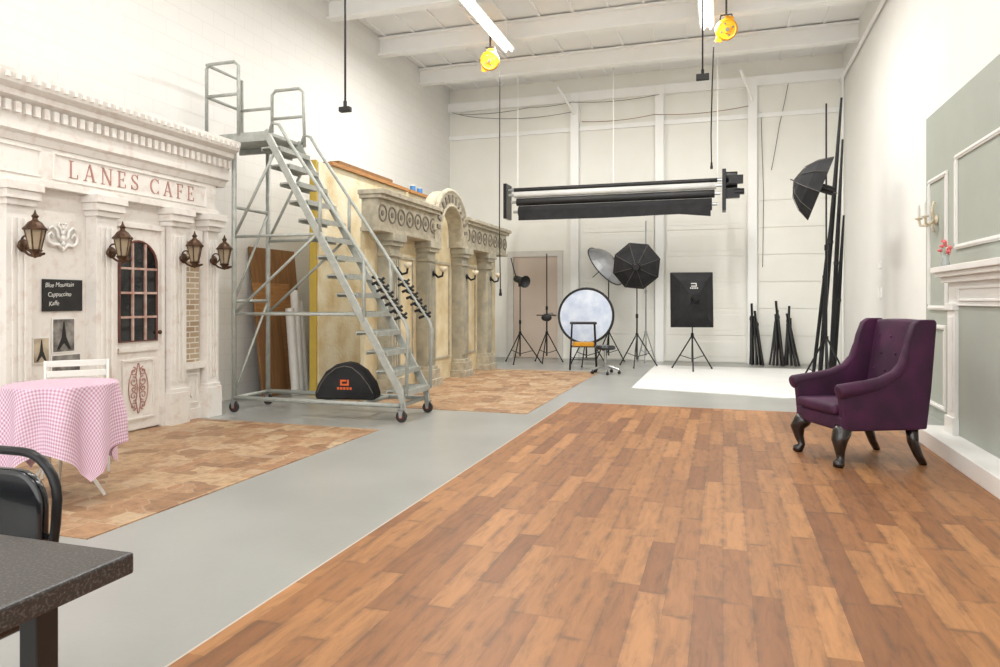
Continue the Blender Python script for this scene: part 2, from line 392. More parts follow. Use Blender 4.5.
# ---------------------------------------------------------------- cafe facade
cf = thing('cafe_facade', (-5.6, 5.0, 0), 'distressed white cafe shopfront set flat with dentilled cornice', 'stage set')
b = nb(); box(b, (-5.75, 3.0, 0), (-5.6, 6.65, 3.1)); part(cf, 'facade_wall', b, m_distress, W=True)
b = nb(); prof = [(-5.6, 2.62), (-5.53, 2.62), (-5.51, 2.68), (-5.47, 2.70), (-5.47, 2.92), (-5.40, 2.95), (-5.40, 3.0), (-5.33, 3.03), (-5.31, 3.10), (-5.31, 3.13), (-5.75, 3.16), (-5.75, 2.62)]
prism(b, prof, 'y', 2.95, 6.80); part(cf, 'cornice', b, m_distress, W=True)
b = nb()
y = 3.0
while y < 6.76:
    box(b, (-5.47, y, 2.83), (-5.425, y+.045, 2.915)); box(b, (-5.345, y, 3.055), (-5.297, y+.03, 3.095)); y += .085
part(cf, 'cornice_dentils', b, m_distress2, W=True)
b = nb(); box(b, (-5.6, 3.0, 2.27), (-5.50, 6.68, 2.33)); box(b, (-5.6, 3.0, 2.33), (-5.54, 6.66, 2.62))
part(cf, 'sign_board', b, m_distress, .004, W=True)
b = nb()
for y0, y1 in ((3.9, 4.50), (4.60, 6.5)):
    for (ya, yb_, za, zb) in ((y0, y1, 2.575, 2.595), (y0, y1, 2.355, 2.372), (y0, y0+.018, 2.372, 2.575), (y1-.018, y1, 2.372, 2.575)):
        box(b, (-5.54, ya, za), (-5.525, yb_, zb))
part(cf, 'sign_moulding', b, m_distress2, W=True)
def ribbon(bm, pts, ws, ox, h):
    n = len(pts); Lp = []; Rp = []
    for i in range(n):
        a = Vector(pts[max(i-1, 0)]); c = Vector(pts[min(i+1, n-1)]); t = (c-a).normalized(); nn = Vector((-t.y, t.x)); p = Vector(pts[i]); w = ws[i]/2
        Lp.append(p+nn*w); Rp.append(p-nn*w)
    for i in range(n-1):
        prism(bm, [((q.x*h+ox), q.y*h) for q in (Lp[i], Lp[i+1], Rp[i+1], Rp[i])], 'z', 0, .006)
def R(bm, x0, x1, y0, y1, ox, h): prism(bm, [(x0*h+ox, y0*h), (x1*h+ox, y0*h), (x1*h+ox, y1*h), (x0*h+ox, y1*h)], 'z', 0, .006)
def letter(bm, ch, ox, h):
    r = lambda *a: R(bm, *a, ox, h)
    if ch == 'L': r(.1,.2,0,1); r(.02,.32,.96,1); r(.02,.6,0,.045); r(.565,.605,0,.24); return .68
    if ch in 'EF':
        r(.1,.2,0,1); r(.02,.58,.955,1); r(.54,.58,.78,1); r(.2,.46,.485,.525); r(.42,.455,.4,.61)
        if ch == 'E': r(.02,.62,0,.045); r(.585,.625,0,.24)
        else: r(.02,.34,0,.04)
        return .7
    if ch == 'A':
        ribbon(bm, [(.12, 0), (.40, 1)], [.045, .045], ox, h); ribbon(bm, [(.42, 1), (.70, 0)], [.11, .11], ox, h)
        r(.22,.6,.3,.34); r(0,.24,0,.04); r(.56,.86,0,.04); return .88
    if ch == 'N':
        r(.12,.165,0,1); r(.02,.28,0,.04); r(.02,.2,.96,1); r(.69,.735,0,1); r(.58,.84,.96,1); ribbon(bm, [(.16, .98), (.7, .02)], [.11, .11], ox, h); return .9
    if ch == 'C':
        p = []; w = []
        for i in range(21):
            a = math.radians(48+264*i/20); p.append((.42+.36*cos(a), .5+.47*sin(a))); w.append(.04+.08*max(0, -cos(a)))
        ribbon(bm, p, w, ox, h); r(.66,.695,.72,.98); r(.66,.695,.02,.22); return .8
    if ch == 'S':
        p = [(.54,.80),(.48,.92),(.32,.97),(.16,.9),(.11,.75),(.18,.6),(.34,.5),(.5,.4),(.57,.25),(.5,.09),(.33,.03),(.15,.09),(.09,.22)]
        w = [.04,.04,.045,.06,.09,.11,.115,.11,.09,.06,.045,.04,.04]
        ribbon(bm, p, w, ox, h); r(.53,.565,.72,.98); r(.06,.095,.02,.28); return .68
b = nb(); ox = 0; H = .155
for ch in 'LANES CAFE':
    if ch == ' ': ox += .6*H; continue
    ox += letter(b, ch, ox, H)*H + .3*H
wd = ox; sc = 1.60/wd
bmesh.ops.transform(b, matrix=Matrix.Diagonal((sc, 1, 1, 1)), verts=b.verts[:])
on_wall_x(b, -5.54, 4.76, 2.395)
part(cf, 'sign_lettering', b, m_pink, W=True)
def pilaster(y0, y1, plinth=True):
    b = nb(); f = -5.45
    box(b, (-5.6, y0+.02, 0.0), (f-.02, y1-.02, 2.1))
    for k in range(3):
        w = (y1-y0-.1)/3; yy = y0+.05+k*w; box(b, (f-.02, yy+.012, .45), (f-.008, yy+w-.012, 1.98))
    box(b, (-5.6, y0, 0), (f+.01, y1, .34)); box(b, (-5.6, y0+.01, .34), (f, y1-.01, .38))
    box(b, (-5.6, y0-.0, 2.08), (f+.01, y1, 2.13)); box(b, (-5.6, y0-.02, 2.13), (f+.04, y1+.02, 2.20)); box(b, (-5.6, y0-.035, 2.20), (f+.06, y1+.035, 2.27))
    part(cf, 'pilaster', b, m_distress, .004, W=True)
for y0, y1 in ((4.12, 4.38), (4.97, 5.24), (5.88, 6.14), (6.42, 6.64)): pilaster(y0, y1)
b = nb(); box(b, (-5.6, 6.14, .62), (-5.57, 6.42, 1.95)); part(cf, 'brick_panel', b, m_brick, W=True)
b = nb()
box(b, (-5.6, 6.14, 0), (-5.53, 6.42, .12)); box(b, (-5.6, 6.14, .12), (-5.56, 6.42, .56)); box(b, (-5.6, 6.12, .56), (-5.5, 6.44, .63))
for (ya, yb_, za, zb) in ((6.18, 6.38, .17, .19), (6.18, 6.38, .49, .51), (6.18, 6.2, .19, .49), (6.36, 6.38, .19, .49)): box(b, (-5.56, ya, za), (-5.545, yb_, zb))
prism(b, [(6.28, .24), (6.33, .34), (6.28, .44), (6.23, .34)], 'x', -5.56, -5.54)
part(cf, 'panel_dado', b, m_distress2, W=True)
b = nb(); box(b, (-5.6, 6.14, 1.95), (-5.52, 6.42, 2.08)); part(cf, 'brick_lintel', b, m_distress2, W=True)
b = nb(); box(b, (-5.6, 4.38, 0), (-5.55, 4.97, .18)); box(b, (-5.6, 4.38, .54), (-5.56, 4.97, .59))
for (ya, yb_, za, zb) in ((4.45, 4.90, .23, .25), (4.45, 4.90, .48, .5), (4.45, 4.47, .25, .48), (4.88, 4.90, .25, .48)): box(b, (-5.6, ya, za), (-5.585, yb_, zb))
part(cf, 'dado_moulding', b, m_distress2, .003, W=True)
dd = nb(); yc, hw = 5.56, .30
pts = [(yc-hw, .02), (yc+hw, .02), (yc+hw, 2.02), (yc-hw, 2.02)]
prism(dd, pts, 'x', -5.6, -5.565)
door = part(cf, 'door', dd, m_distress2, .004, W=True, label='distressed white door with an arched window')
b = nb()
for s_ in (-1, 1):
    box(b, (-5.6, yc+s_*hw-.02, 0), (-5.53, yc+s_*hw+.02, 2.02))
box(b, (-5.6, yc-hw-.02, 2.02), (-5.53, yc+hw+.02, 2.07))
part(cf, 'door_frame', b, m_distress, .003, W=True)
g = [(yc-.235, .9), (yc+.235, .9), (yc+.235, 1.66)]+[(yc+.235*cos(a*pi/14), 1.66+.235*sin(a*pi/14)) for a in range(1, 14)]+[(yc-.235, 1.66)]
b = nb(); prism(b, g, 'x', -5.566, -5.56); part(door, 'window_pane', b, m_glassdark, W=True)
b = nb(); loop = [(-5.555, p[0], p[1]) for p in g]; tube(b, loop, .013, 6, closed=True); part(door, 'window_frame', b, m_brown, W=True, label='red-brown arched window frame')
b = nb()
for yv in (yc-.08, yc+.08): box(b, (-5.56, yv-.010, .91), (-5.54, yv+.010, 1.87))
for zv in (1.14, 1.38, 1.62): box(b, (-5.56, yc-.225, zv-.011), (-5.541, yc+.225, zv+.011))
part(door, 'window_muntin', b, m_munt, W=True, label='pale worn glazing bars')
b = nb()
box(b, (-5.566, yc-.25, .8), (-5.54, yc+.25, .84))
for (ya, yb_, za, zb) in ((yc-.2, yc+.2, .12, .14), (yc-.2, yc+.2, .70, .72), (yc-.2, yc-.18, .14, .70), (yc+.18, yc+.2, .14, .70)): box(b, (-5.566, ya, za), (-5.55, yb_, zb))
part(door, 'door_moulding', b, m_distress, W=True)
b = nb()
def spiral(c, r0, turns, a0, sgn=1, x=-5.558):
    return [(x, c[0]+r0*(1-i/26*.8)*cos(a0+sgn*turns*2*pi*i/26), c[1]+r0*(1-i/26*.8)*sin(a0+sgn*turns*2*pi*i/26)) for i in range(27)]
for sy in (-1, 1):
    for zc_, r0, sg in ((.60, .045, 1), (.50, .05, 1), (.36, .05, -1), (.26, .045, -1), (.43, .035, 1)):
        tube(b, spiral((yc+sy*.06, zc_), r0, 1.3, pi/2 if sg > 0 else -pi/2, sy*sg), .005, 5)
    tube(b, [(-5.558, yc+sy*.005, .18), (-5.558, yc+sy*.03, .3), (-5.558, yc+sy*.01, .43), (-5.558, yc+sy*.03, .55), (-5.558, yc+sy*.005, .68)], .005, 5)
    tube(b, [(-5.558, yc+sy*(.02+.10*sin(a)), .43+.20*cos(a)) for a in [i*pi/12 for i in range(13)]], .005, 5)
part(door, 'scroll_ornament', b, m_pink, W=True, label='dusty pink scrollwork')
b = nb(); sph(b, (-5.53, yc+.25, .98), .022); cyl(b, (-5.565, yc+.25, .98), (-5.53, yc+.25, .98), .01); part(door, 'door_knob', b, m_brass, smooth=True, W=True)

def lantern(y, label):
    t = thing('wall_lantern', (-5.46, y, 1.8), label, 'wall lamp', group='carriage lanterns on the cafe front')
    b = nb(); lathe(b, [(0, 0), (.05, 0), (.055, .008), (.03, .02), (0, .022)], (.03, .03, -.05), 14, rot_to((1, 0, 0)))
    cyl(b, (0, .03, -.05), (.035, .03, -.05), .03, 8)
    arm = [(.04, .03, -.05)]+[(.04+.16*(1-cos(a)), .03-.03*sin(a/2), -.05-.09*sin(a)) for a in [i*pi/10 for i in range(1, 8)]]+[(.2, 0, -.125)]
    tube(b, arm, .011, 6); tube(b, [(.06+.05*cos(a), .03, -.02+.05*sin(a)) for a in [i*.4 for i in range(-4, 9)]], .008, 6)
    tube(b, [(.2, 0, -.15), (.2, 0, -.08)], .012, 6)
    part(t, 'bracket', b, m_brass, smooth=True)
    b = nb(); lathe(b, [(.008, -.155), (.02, -.14), (.03, -.12), (.05, -.10), (.055, -.09), (.045, -.085)], (.2, 0, 0), 6); part(t, 'lantern_base', b, m_brass)
    b = nb(); lathe(b, [(.04, -.085), (.072, .07)], (.2, 0, 0), 6); part(t, 'lantern_glass', b, m_glass)
    b = nb()
    for k in range(6):
        a = k*pi/3; cyl(b, (.2+.041*cos(a), .041*sin(a), -.086), (.2+.074*cos(a), .074*sin(a), .072), .006, 5)
    lathe(b, [(.088, .068), (.09, .08), (.07, .10), (.05, .13), (.022, .15), (.018, .165), (.028, .18), (.012, .20), (.004, .23), (0, .235)], (.2, 0, 0), 12)
    part(t, 'lantern_cap', b, m_brass, smooth=False)
for yl in (4.22, 5.08, 6.00, 6.46): lantern(yl, 'dark bronze carriage wall lantern with clear glass panes')
wo = nb(); oy = 4.74
for sg in (-1, 1):
    tube(wo, [(-5.58, oy+sg*y_, z_) for y_, z_ in ((.01, 1.76), (.05, 1.80), (.10, 1.79), (.14, 1.82), (.145, 1.87), (.115, 1.90), (.09, 1.875), (.105, 1.85))], [.016, .016, .015, .014, .013, .011, .010, .008], 6)
    tube(wo, [(-5.58, oy+sg*y_, z_) for y_, z_ in ((.015, 1.83), (.05, 1.87), (.06, 1.92), (.10, 1.955), (.135, 1.935), (.125, 1.915))], [.014, .014, .013, .012, .010, .008], 6)
    tube(wo, [(-5.58, oy+sg*y_, z_) for y_, z_ in ((.0, 1.9), (.02, 1.94), (.045, 1.97), (.03, 1.99), (.01, 1.98))], .009, 6)
for i in range(5): sph(wo, (-5.575, oy, 1.76+i*.048), .022-.002*abs(i-2), .7, 1, 1.2, 8)
solo('wall_ornament', wo, M('white_plaster_cast', L(240, 238, 234), .5), (-5.58, oy, 1.85), 'white scrolled plaster ornament on the cafe wall', 'wall ornament', smooth=True)
cb_ = thing('chalkboard', (-5.58, 4.75, 1.35), 'small black chalkboard menu with handwritten white words', 'chalkboard')
b = nb(); box(b, (-5.599, 4.55, 1.21), (-5.58, 4.94, 1.49)); part(cb_, 'board', b, m_black, .003, W=True)
for i, (s_, ang, oy_) in enumerate((('Blue Mountain', .05, 0), ('Cappuccino', .03, .025), ('Kaffe', .07, .035))):
    t = text_mesh(s_, .056, .0008, 'LEFT')
    for v in t.verts:
        x_ = v.co.x; v.co.y += .0025*sin(x_*60+i*2); v.co.x += .22*v.co.y
    bmesh.ops.transform(t, matrix=Matrix.Rotation(ang, 4, 'Z') @ Matrix.Diagonal((.86, 1, 1, 1)), verts=t.verts[:])
    on_wall_x(t, -5.579, 4.57+oy_, 1.435-i*.08); part(cb_, 'chalk_writing', t, m_chalk, W=True)
def print_(y0, y1, z0, z1, m, label, x=-5.599, tower=False):
    t = thing('picture_print', (x, (y0+y1)/2, z0), label, 'picture')
    b = nb(); box(b, (x, y0, z0), (x+.012, y1, z1)); part(t, 'print_border', b, m_wht, W=True)
    b = nb(); box(b, (x+.012, y0+.012, z0+.012), (x+.014, y1-.012, z1-.012)); part(t, 'print', b, m, W=True)
    if tower:
        b = nb(); yc = (y0+y1)/2; h = z1-z0; w = (y1-y0)
        prism(b, [(yc-.3*w, z0+.1*h), (yc-.2*w, z0+.1*h), (yc, z0+.28*h), (yc+.2*w, z0+.1*h), (yc+.3*w, z0+.1*h), (yc+.1*w, z0+.45*h), (yc+.02*w, z0+.9*h), (yc-.02*w, z0+.9*h), (yc-.1*w, z0+.45*h)], 'x', x+.014, x+.016)
        part(t, 'printed_tower', b, m_black, W=True)
print_(4.64, 4.87, .84, 1.15, m_photo2, 'grey postcard print of a tower', tower=True)
print_(4.46, 4.62, .76, .99, m_photo, 'sepia postcard print of a tower', tower=True)
print_(4.63, 4.93, .64, .83, m_photo2, 'grey landscape print on the cafe wall')

# ---------------------------------------------------------------- bistro table
T = Vector((-4.14, 3.51, .006))
bt = thing('bistro_table', T, 'round white metal bistro table under a tablecloth', 'table')
bt.scale = (1, 1, 1.045)
b = nb(); lathe(b, [(0, .69), (.305, .69), (.31, .70), (.305, .715), (0, .715)], seg=40); part(bt, 'table_top', b, m_wht)
for k in range(3):
    a = .4+k*2*pi/3; b = nb()
    tube(b, [(.22*cos(a), .22*sin(a), .69), (.05*cos(a), .05*sin(a), .4), (.09*cos(a), .09*sin(a), .28), (.27*cos(a), .27*sin(a), .012)], .011, 6); part(bt, 'leg', b, m_wht, smooth=True)
b = nb(); n = 110; half = .72; uvl = b.loops.layers.uv.new('uv'); grid = {}
for i in range(n+1):
    for j in range(n+1):
        u = -half+2*half*i/n; v = -half+2*half*j/n; r = math.hypot(u, v); th = math.atan2(v, u)
        # rounded corners of the cloth
        rc = r if r < .86 else .86+(r-.86)*.35
        if r <= .315: p = (u, v, .722)
        else:
            dr_ = rc-.315; fold = (.034*sin(th*9+.6)+.018*sin(th*5+2))*min(1, dr_/.22)
            rad = .325+dr_*.05+fold
            p = (rad*cos(th+.03*sin(th*4)*dr_*3), rad*sin(th+.03*sin(th*4)*dr_*3), max(.02, .722-max(0, dr_-.01)*.985))
        grid[i, j] = b.verts.new(p)
for i in range(n):
    for j in range(n):
        f = b.faces.new((grid[i, j], grid[i+1, j], grid[i+1, j+1], grid[i, j+1]))
        for lp, (a_, c_) in zip(f.loops, ((i, j), (i+1, j), (i+1, j+1), (i, j+1))): lp[uvl].uv = (a_/n, c_/n)
tcloth = solo('tablecloth', b, m_ging, tuple(T), 'pink and white gingham tablecloth draped over the bistro table', 'tablecloth', smooth=True, W=False)
tcloth.rotation_euler = (0, 0, math.radians(33)); tcloth.scale = (1, 1, 1.045)
def bistro_chair(loc, rz, label):
    t = thing('bistro_chair', loc, label, 'chair', rz=rz, group='white bistro chairs')
    b = nb()
    for k in range(5): box(b, (-.19, -.18+k*.075, .44), (.19, -.18+k*.075+.055, .455))
    box(b, (-.17, -.18, .43), (-.15, .175, .44)); box(b, (.15, -.18, .43), (.17, .175, .44))
    part(t, 'seat', b, m_wht)
    b = nb()
    for z in (.62, .70, .78): box(b, (-.2, .205, z), (.2, .22, z+.05))
    part(t, 'backrest', b, m_wht, .004)
    for sx in (-1, 1):
        b = nb(); tube(b, [(sx*.21, -.2, .01), (sx*.21, -.02, .3), (sx*.21, .2, .62), (sx*.21, .215, .83)], .011, 6); part(t, 'leg', b, m_wht, smooth=True)
        b = nb(); tube(b, [(sx*.18, .24, .01), (sx*.18, .05, .26), (sx*.18, -.17, .44)], .011, 6); part(t, 'leg', b, m_wht, smooth=True)
bistro_chair((-4.69, 4.10, .006), math.radians(48), 'white slatted metal folding chair behind the bistro table')
bistro_chair((-4.78, 3.22, .006), math.radians(100), 'white slatted metal folding chair beside the bistro table')

# ---------------------------------------------------------------- granite table + black chair
gt = thing('granite_table', (-1.9, .75, 0), 'dark speckled stone-top table with black legs', 'table')
b = nb(); box(b, (-2.7, .25, .703), (-1.23, 1.22, .75)); part(gt, 'table_top', b, m_granite, .006, W=True)
for x, y in ((-1.36, 1.1), (-1.36, .37), (-2.58, 1.1), (-2.58, .37)):
    b = nb(); box(b, (x-.025, y-.025, 0), (x+.025, y+.025, .70)); part(gt, 'leg', b, m_edge, .004, W=True)
for y in (1.1, .37):
    b = nb(); box(b, (-2.55, y-.01, .62), (-1.39, y+.01, .70)); part(gt, 'apron', b, m_edge, W=True)
bc = thing('dining_chair', (-1.99, 1.27, 0), 'black vinyl padded dining chair with curved tubular back', 'chair')
bc.scale = (1, 1, .965)
b = nb()
U = [(-.2, .19, .42), (-.21, .22, .70)]+[(-.21+.13*(1-cos(a)), .225, .77+.13*sin(a)) for a in [i*pi/2/6 for i in range(7)]]
U += [(-x, y, z) for x, y, z in U[::-1]]
tube(b, U, .013, 10)
for sx in (-1, 1): cyl(b, (sx*.208, .222, .66), (sx*.17, .222, .66), .008, 6)
part(bc, 'back_frame', b, m_blackm, smooth=True)
b = nb()
pad = [(-.172, .54), (.172, .54), (.175, .745)]+[(.175-.10*(1-cos(a)), .745+.105*sin(a)) for a in [i*pi/2/6 for i in range(1, 7)]]
pad += [(-x, z) for x, z in pad[::-1][:-2]]
prism(b, pad, 'y', .200, .236); part(bc, 'backrest', b, m_vinyl, .014, True, seg=4)
b = nb(); box(b, (-.21, -.22, .43), (.21, .2, .49)); part(bc, 'seat', b, m_vinyl, .022, True, seg=4)
for sx in (-1, 1):
    b = nb(); tube(b, [(sx*.2, .19, .44), (sx*.21, .25, .01)], .014, 8); part(bc, 'leg', b, m_blackm, smooth=True)
    b = nb(); tube(b, [(sx*.19, -.18, .44), (sx*.21, -.22, .01)], .014, 8); part(bc, 'leg', b, m_blackm, smooth=True)

# ---------------------------------------------------------------- rolling ladder
ld = thing('rolling_ladder', (-4.4, 7.17, 0), 'tall grey steel rolling warehouse ladder with platform', 'ladder')
Y0, Y1 = 6.86, 7.5; XT, ZT, XB_, ZB_ = -5.02, 3.26, -3.3, .3
for y in (Y0, Y1):
    b = nb(); dx = XB_-XT; dz = ZB_-ZT; l = math.hypot(dx, dz); nx, nz = -dz/l, dx/l
    q = [(XT-nx*.04, ZT-nz*.04), (XB_-nx*.04, ZB_-nz*.04), (XB_, .14), (XB_+.05, .14), (XB_+nx*.04, ZB_+nz*.04), (XT+nx*.04, ZT+nz*.04)]
    prism(b, q, 'y', y-.018, y+.018); part(ld, 'stringer', b, m_grey, .003, W=True)
nst = 14
for i in range(nst):
    f = (i+.5)/nst; x = XB_+(XT-XB_)*f; z = ZB_-.08+(ZT-ZB_)*f
    b = nb(); prism(b, [(x-.13, z-.04), (x-.12, z-.04), (x-.12, z-.012), (x+.12, z-.012), (x+.12, z-.05), (x+.13, z-.05), (x+.13, z+.006), (x-.13, z+.006)], 'y', Y0+.02, Y1-.02)
    for k in range(8): box(b, (x-.11, Y0+.06+k*.07, z+.006), (x+.11, Y0+.075+k*.07, z+.011))
    part(ld, 'tread', b, m_grey, W=True)
b = nb(); box(b, (-5.86, Y0, 3.22), (XT+.02, Y1, 3.26)); box(b, (-5.86, Y0, 3.15), (XT, Y0+.03, 3.22)); box(b, (-5.86, Y1-.03, 3.15), (XT, Y1, 3.22)); part(ld, 'platform', b, m_grey, .003, W=True)
b = nb()
def rail(pts, r=.02): tube(b, pts, r, 8)
for y in (Y0, Y1):
    rail([(-5.45, y, .16), (-5.45, y, 3.2)], .028)
    rail([(-5.45, y, .17), (-3.32, y, .17)], .026)
    rail([(-5.45, y, 2.05), (-4.34, y, 2.05)], .017); rail([(-5.45, y, 1.15), (-3.83, y, 1.15)], .017)
    rail([(-5.45, y, 1.15), (-4.34, y, 2.05)], .017); rail([(-5.45, y, 2.05), (-4.9, y, 3.0)], .017)
for z in (.17, 1.3, 2.4): rail([(-5.45, Y0, z), (-5.45, Y1, z)])
for x in (-3.32, -3.78, -4.28): rail([(x, Y0, .17), (x, Y1, .17)], .024)
rail([(-5.45, Y0, 1.3), (-5.45, Y1, 2.4)], .015); rail([(-5.45, Y0, .22), (-5.45, Y1, 1.3)], .015)
part(ld, 'support_frame', b, m_grey, smooth=True, W=True)
b = nb()
for y in (Y0, Y1):
    rail([(-5.84, y, 3.24), (-5.84, y, 4.05), (-5.80, y, 4.1), (-5.45, y, 4.1), (-5.39, y, 4.05), (-5.39, y, 3.24)]) if y == Y0 else rail([(-5.84, y, 3.24), (-5.84, y, 4.1), (-5.84, Y0, 4.1)])
    rail([(-5.84, y, 3.72), (-5.39, y, 3.72)])
rail([(-5.84, Y0, 3.72), (-5.84, Y1, 3.72)])
rail([(-5.39, Y1, 3.24), (-5.39, Y1, 3.88), (-5.34, Y1, 3.93), (-5.0, Y1, 3.93), (-4.94, Y1, 3.88), (-4.92, Y1, 3.2)]); rail([(-5.39, Y1, 3.58), (-4.94, Y1, 3.58)])
part(ld, 'guardrail', b, m_grey, smooth=True, W=True)
for y in (Y0, Y1):
    b = nb(); rail([(-4.98, y, 3.2), (-4.93, y, 3.34), (-4.84, y, 3.32), (-4.73, y, 3.15), (-3.26, y, 1.08), (-3.22, y, .98), (-3.24, y, .3)])
    for X_ in (-4.3, -3.75):
        zz = 3.15+(X_+4.73)*(-2.07/1.47); rail([(X_, y, zz), (X_-.0, y, ZT+(X_-XT)*(ZB_-ZT)/(XB_-XT))])
    part(ld, 'handrail', b, m_grey, smooth=True, W=True)
def caster(x, y):
    b = nb(); cyl(b, (x, y-.018, .062), (x, y+.018, .062), .062, 20); w = part(ld, 'caster_wheel', b, m_rubber, .006, W=True)
    b = nb(); cyl(b, (x, y-.021, .062), (x, y+.021, .062), .026, 12); part(w, 'wheel_hub', b, m_red, W=True)
    b = nb(); box(b, (x-.035, y-.03, .13), (x+.035, y+.03, .145)); 
    for s_ in (-1, 1): prism(b, [(x-.03, .135), (x+.03, .135), (x+.012, .05), (x-.012, .05)], 'y', y+s_*.028-.002, y+s_*.028+.002)
    cyl(b, (x, y, .14), (x, y, .2), .012, 8); part(ld, 'caster_fork', b, m_silver, W=True)
for x, y in ((-3.28, Y0-.04), (-3.28, Y1+.02), (-5.45, Y0), (-5.45, Y1)): caster(x, y)
def clamp(x, y, z, k):
    t = thing('spring_clamp', (x, y, z), 'black spring clamp gripping the ladder handrail', 'clamp', group='spring clamps on the ladder handrail')
    b = nb(); tube(b, [(-.08, 0, .045), (-.03, 0, .03), (.03, 0, .012), (.065, 0, .035)], .016, 6); part(t, 'jaw', b, m_black, smooth=True)
    b = nb(); tube(b, [(-.08, 0, -.035), (-.03, 0, -.015), (.03, 0, .0), (.065, 0, -.02)], .016, 6); part(t, 'jaw', b, m_black, smooth=True)
for y in (Y0, Y1):
    for i in range(6):
        x = -3.30-.27*i/5; z = 1.08+(x+3.26)*(-2.07/1.47); clamp(x, y, z+.0, i)

def lean(name, y0, y1, h, t, off, m, label, cat='board'):
    b = nb(); ang = math.radians(6); box(b, (0, 0, 0), (t, y1-y0, h), Matrix.Rotation(-ang, 4, 'Y'))
    x = XL+.02+h*sin(ang)+off
    solo(name, b, m, (x, y0, t*sin(ang)), label, cat, W=False, bevel=.002, group='boards leaning on the block wall')
lean('plywood_sheet', 8.05, 9.1, 2.05, .02, .0, m_ply, 'brown plywood sheet leaning on the block wall')
lean('plywood_sheet', 8.0, 8.8, 1.55, .03, .10, m_ply2, 'shorter orange-brown plywood sheet leaning in front of another')
lean('plywood_sheet', 7.95, 8.5, 1.1, .03, .18, m_ply, 'low brown plywood sheet leaning in front of others')
for yy, h, xx in ((8.52, 1.45, -5.66), (8.66, 1.3, -5.68), (8.38, 1.2, -5.64)):
    t = thing('paper_roll', (xx, yy, 0), 'white rolled paper standing beside the plywood sheets', 'paper roll', group='white paper rolls by the wall')
    b = nb(); cyl(b, (0, 0, 0), (-.10, 0, h), .06, 18); part(t, 'roll', b, m_wht, smooth=False)
    b = nb(); cyl(b, (-.10, 0, h-.002), (-.1002, 0, h+.004), .03, 12); part(t, 'core', b, m_ply)
# bag resting on the ladder's base cross bars
bg = thing('equipment_bag', (-4.04, 7.02, .197), 'black domed equipment bag with small orange emblem', 'bag', rz=math.radians(10))
K = .84
b = nb(); pr = [(-.41, .0), (.41, .0), (.42, .08), (.37, .22), (.25, .38), (.10, .475), (0, .495), (-.12, .47), (-.27, .37), (-.38, .20), (-.42, .08)]
prism(b, [(u*K, v*K) for u, v in pr], 'y', -.11, .12); part(bg, 'bag_body', b, m_fab, .03, True, seg=4)
b = nb(); tube(b, [(x*K, -.112, z*K) for x, z in [(-.38, .09), (-.34, .19), (-.25, .32), (-.12, .42), (0, .45), (.1, .43), (.22, .34), (.33, .2), (.39, .09)]], .006, 5); part(bg, 'zip', b, m_dkgrey)
b = nb(); oz = .16
prism(b, [(-.05, oz), (.05, oz), (.05, .065+oz), (.03, .065+oz), (.03, .02+oz), (-.03, .02+oz), (-.03, .045+oz), (.02, .045+oz), (.02, .065+oz), (-.05, .065+oz)], 'y', -.118, -.109)
for k in range(5): box(b, (-.085+k*.036, -.118, oz-.045), (-.085+k*.036+.024, -.109, oz-.018))
part(bg, 'emblem', b, m_orange)

# ---------------------------------------------------------------- stage flats & colonnade
sf = thing('stage_flat', (-5.35, 11, 0), 'tall mottled cream stucco stage flat with yellow edge board', 'stage set')
b = nb(); box(b, (-5.4, 8.42, 0), (-5.3, 14.2, 3.22)); part(sf, 'flat_panel', b, m_cream, W=True)
b = nb(); box(b, (-5.42, 8.38, 0), (-5.32, 8.42, 3.24)); part(sf, 'edge_board', b, m_yellow, W=True)
for i, (y0, y1, x, z, m) in enumerate(((8.7, 11.2, -5.35, 3.221, m_ply2), (8.9, 10.6, -5.36, 3.272, m_ply), (11.3, 12.4, -5.35, 3.221, m_ply2))):
    b = nb(); box(b, (x-.06, y0, z), (x+.10, y1, z+.05)); solo('timber_plank', b, m, (x, (y0+y1)/2, z), 'orange timber plank lying on top of the stage flat', 'plank', group='planks on the stage flat')
for yy in (11.55, 11.85):
    t = thing('blue_paint_tin', (-5.33, yy, 3.271), 'small blue tin on the planks above the flat', 'tin', group='blue tins on the planks')
    b = nb(); lathe(b, [(0, 0), (.05, 0), (.05, .1), (0, .1)], seg=14); part(t, 'tin_body', b, m_blue)
    b = nb(); lathe(b, [(0, .1), (.052, .1), (.052, .115), (0, .115)], seg=14); part(t, 'lid', b, m_wht)
cl = thing('colonnade_facade', (-4.35, 10.8, 0), 'faux stone colonnade set piece with arch and sconces', 'stage set')
FX = -4.20; BX = -4.42
b = nb(); box(b, (-4.48, 8.1, 0), (BX, 13.55, 2.2))
ar = [(10.575+.42*cos(a), 2.2+.42*sin(a)) for a in [i*pi/16 for i in range(17)]]; prism(b, ar, 'x', -4.48, BX-.01)
part(cl, 'back_panel', b, m_cream2, W=True)
b = nb()
for y0, y1 in ((8.05, 9.94), (11.21, 13.6)):
    box(b, (BX-.02, y0, 2.25), (FX, y1, 2.62)); box(b, (BX-.03, y0-.02, 2.20), (FX+.03, y1+.02, 2.25)); box(b, (BX-.04, y0-.03, 2.62), (FX+.06, y1+.03, 2.67)); box(b, (BX-.05, y0-.05, 2.67), (FX+.10, y1+.05, 2.73))
part(cl, 'entablature', b, m_stone, .006, W=True)
b = nb()
N_ = 24; out = [(10.575+.72*cos(i*pi/N_), 2.38+.70*sin(i*pi/N_)) for i in range(N_+1)]; inn = [(10.575+.46*cos(i*pi/N_), 2.38+.44*sin(i*pi/N_)) for i in range(N_, -1, -1)]
prism(b, [(out[0][0], 2.2)]+out+[(out[-1][0], 2.2), (inn[0][0], 2.2)]+inn+[(inn[-1][0], 2.2)], 'x', BX-.01, FX+.02)
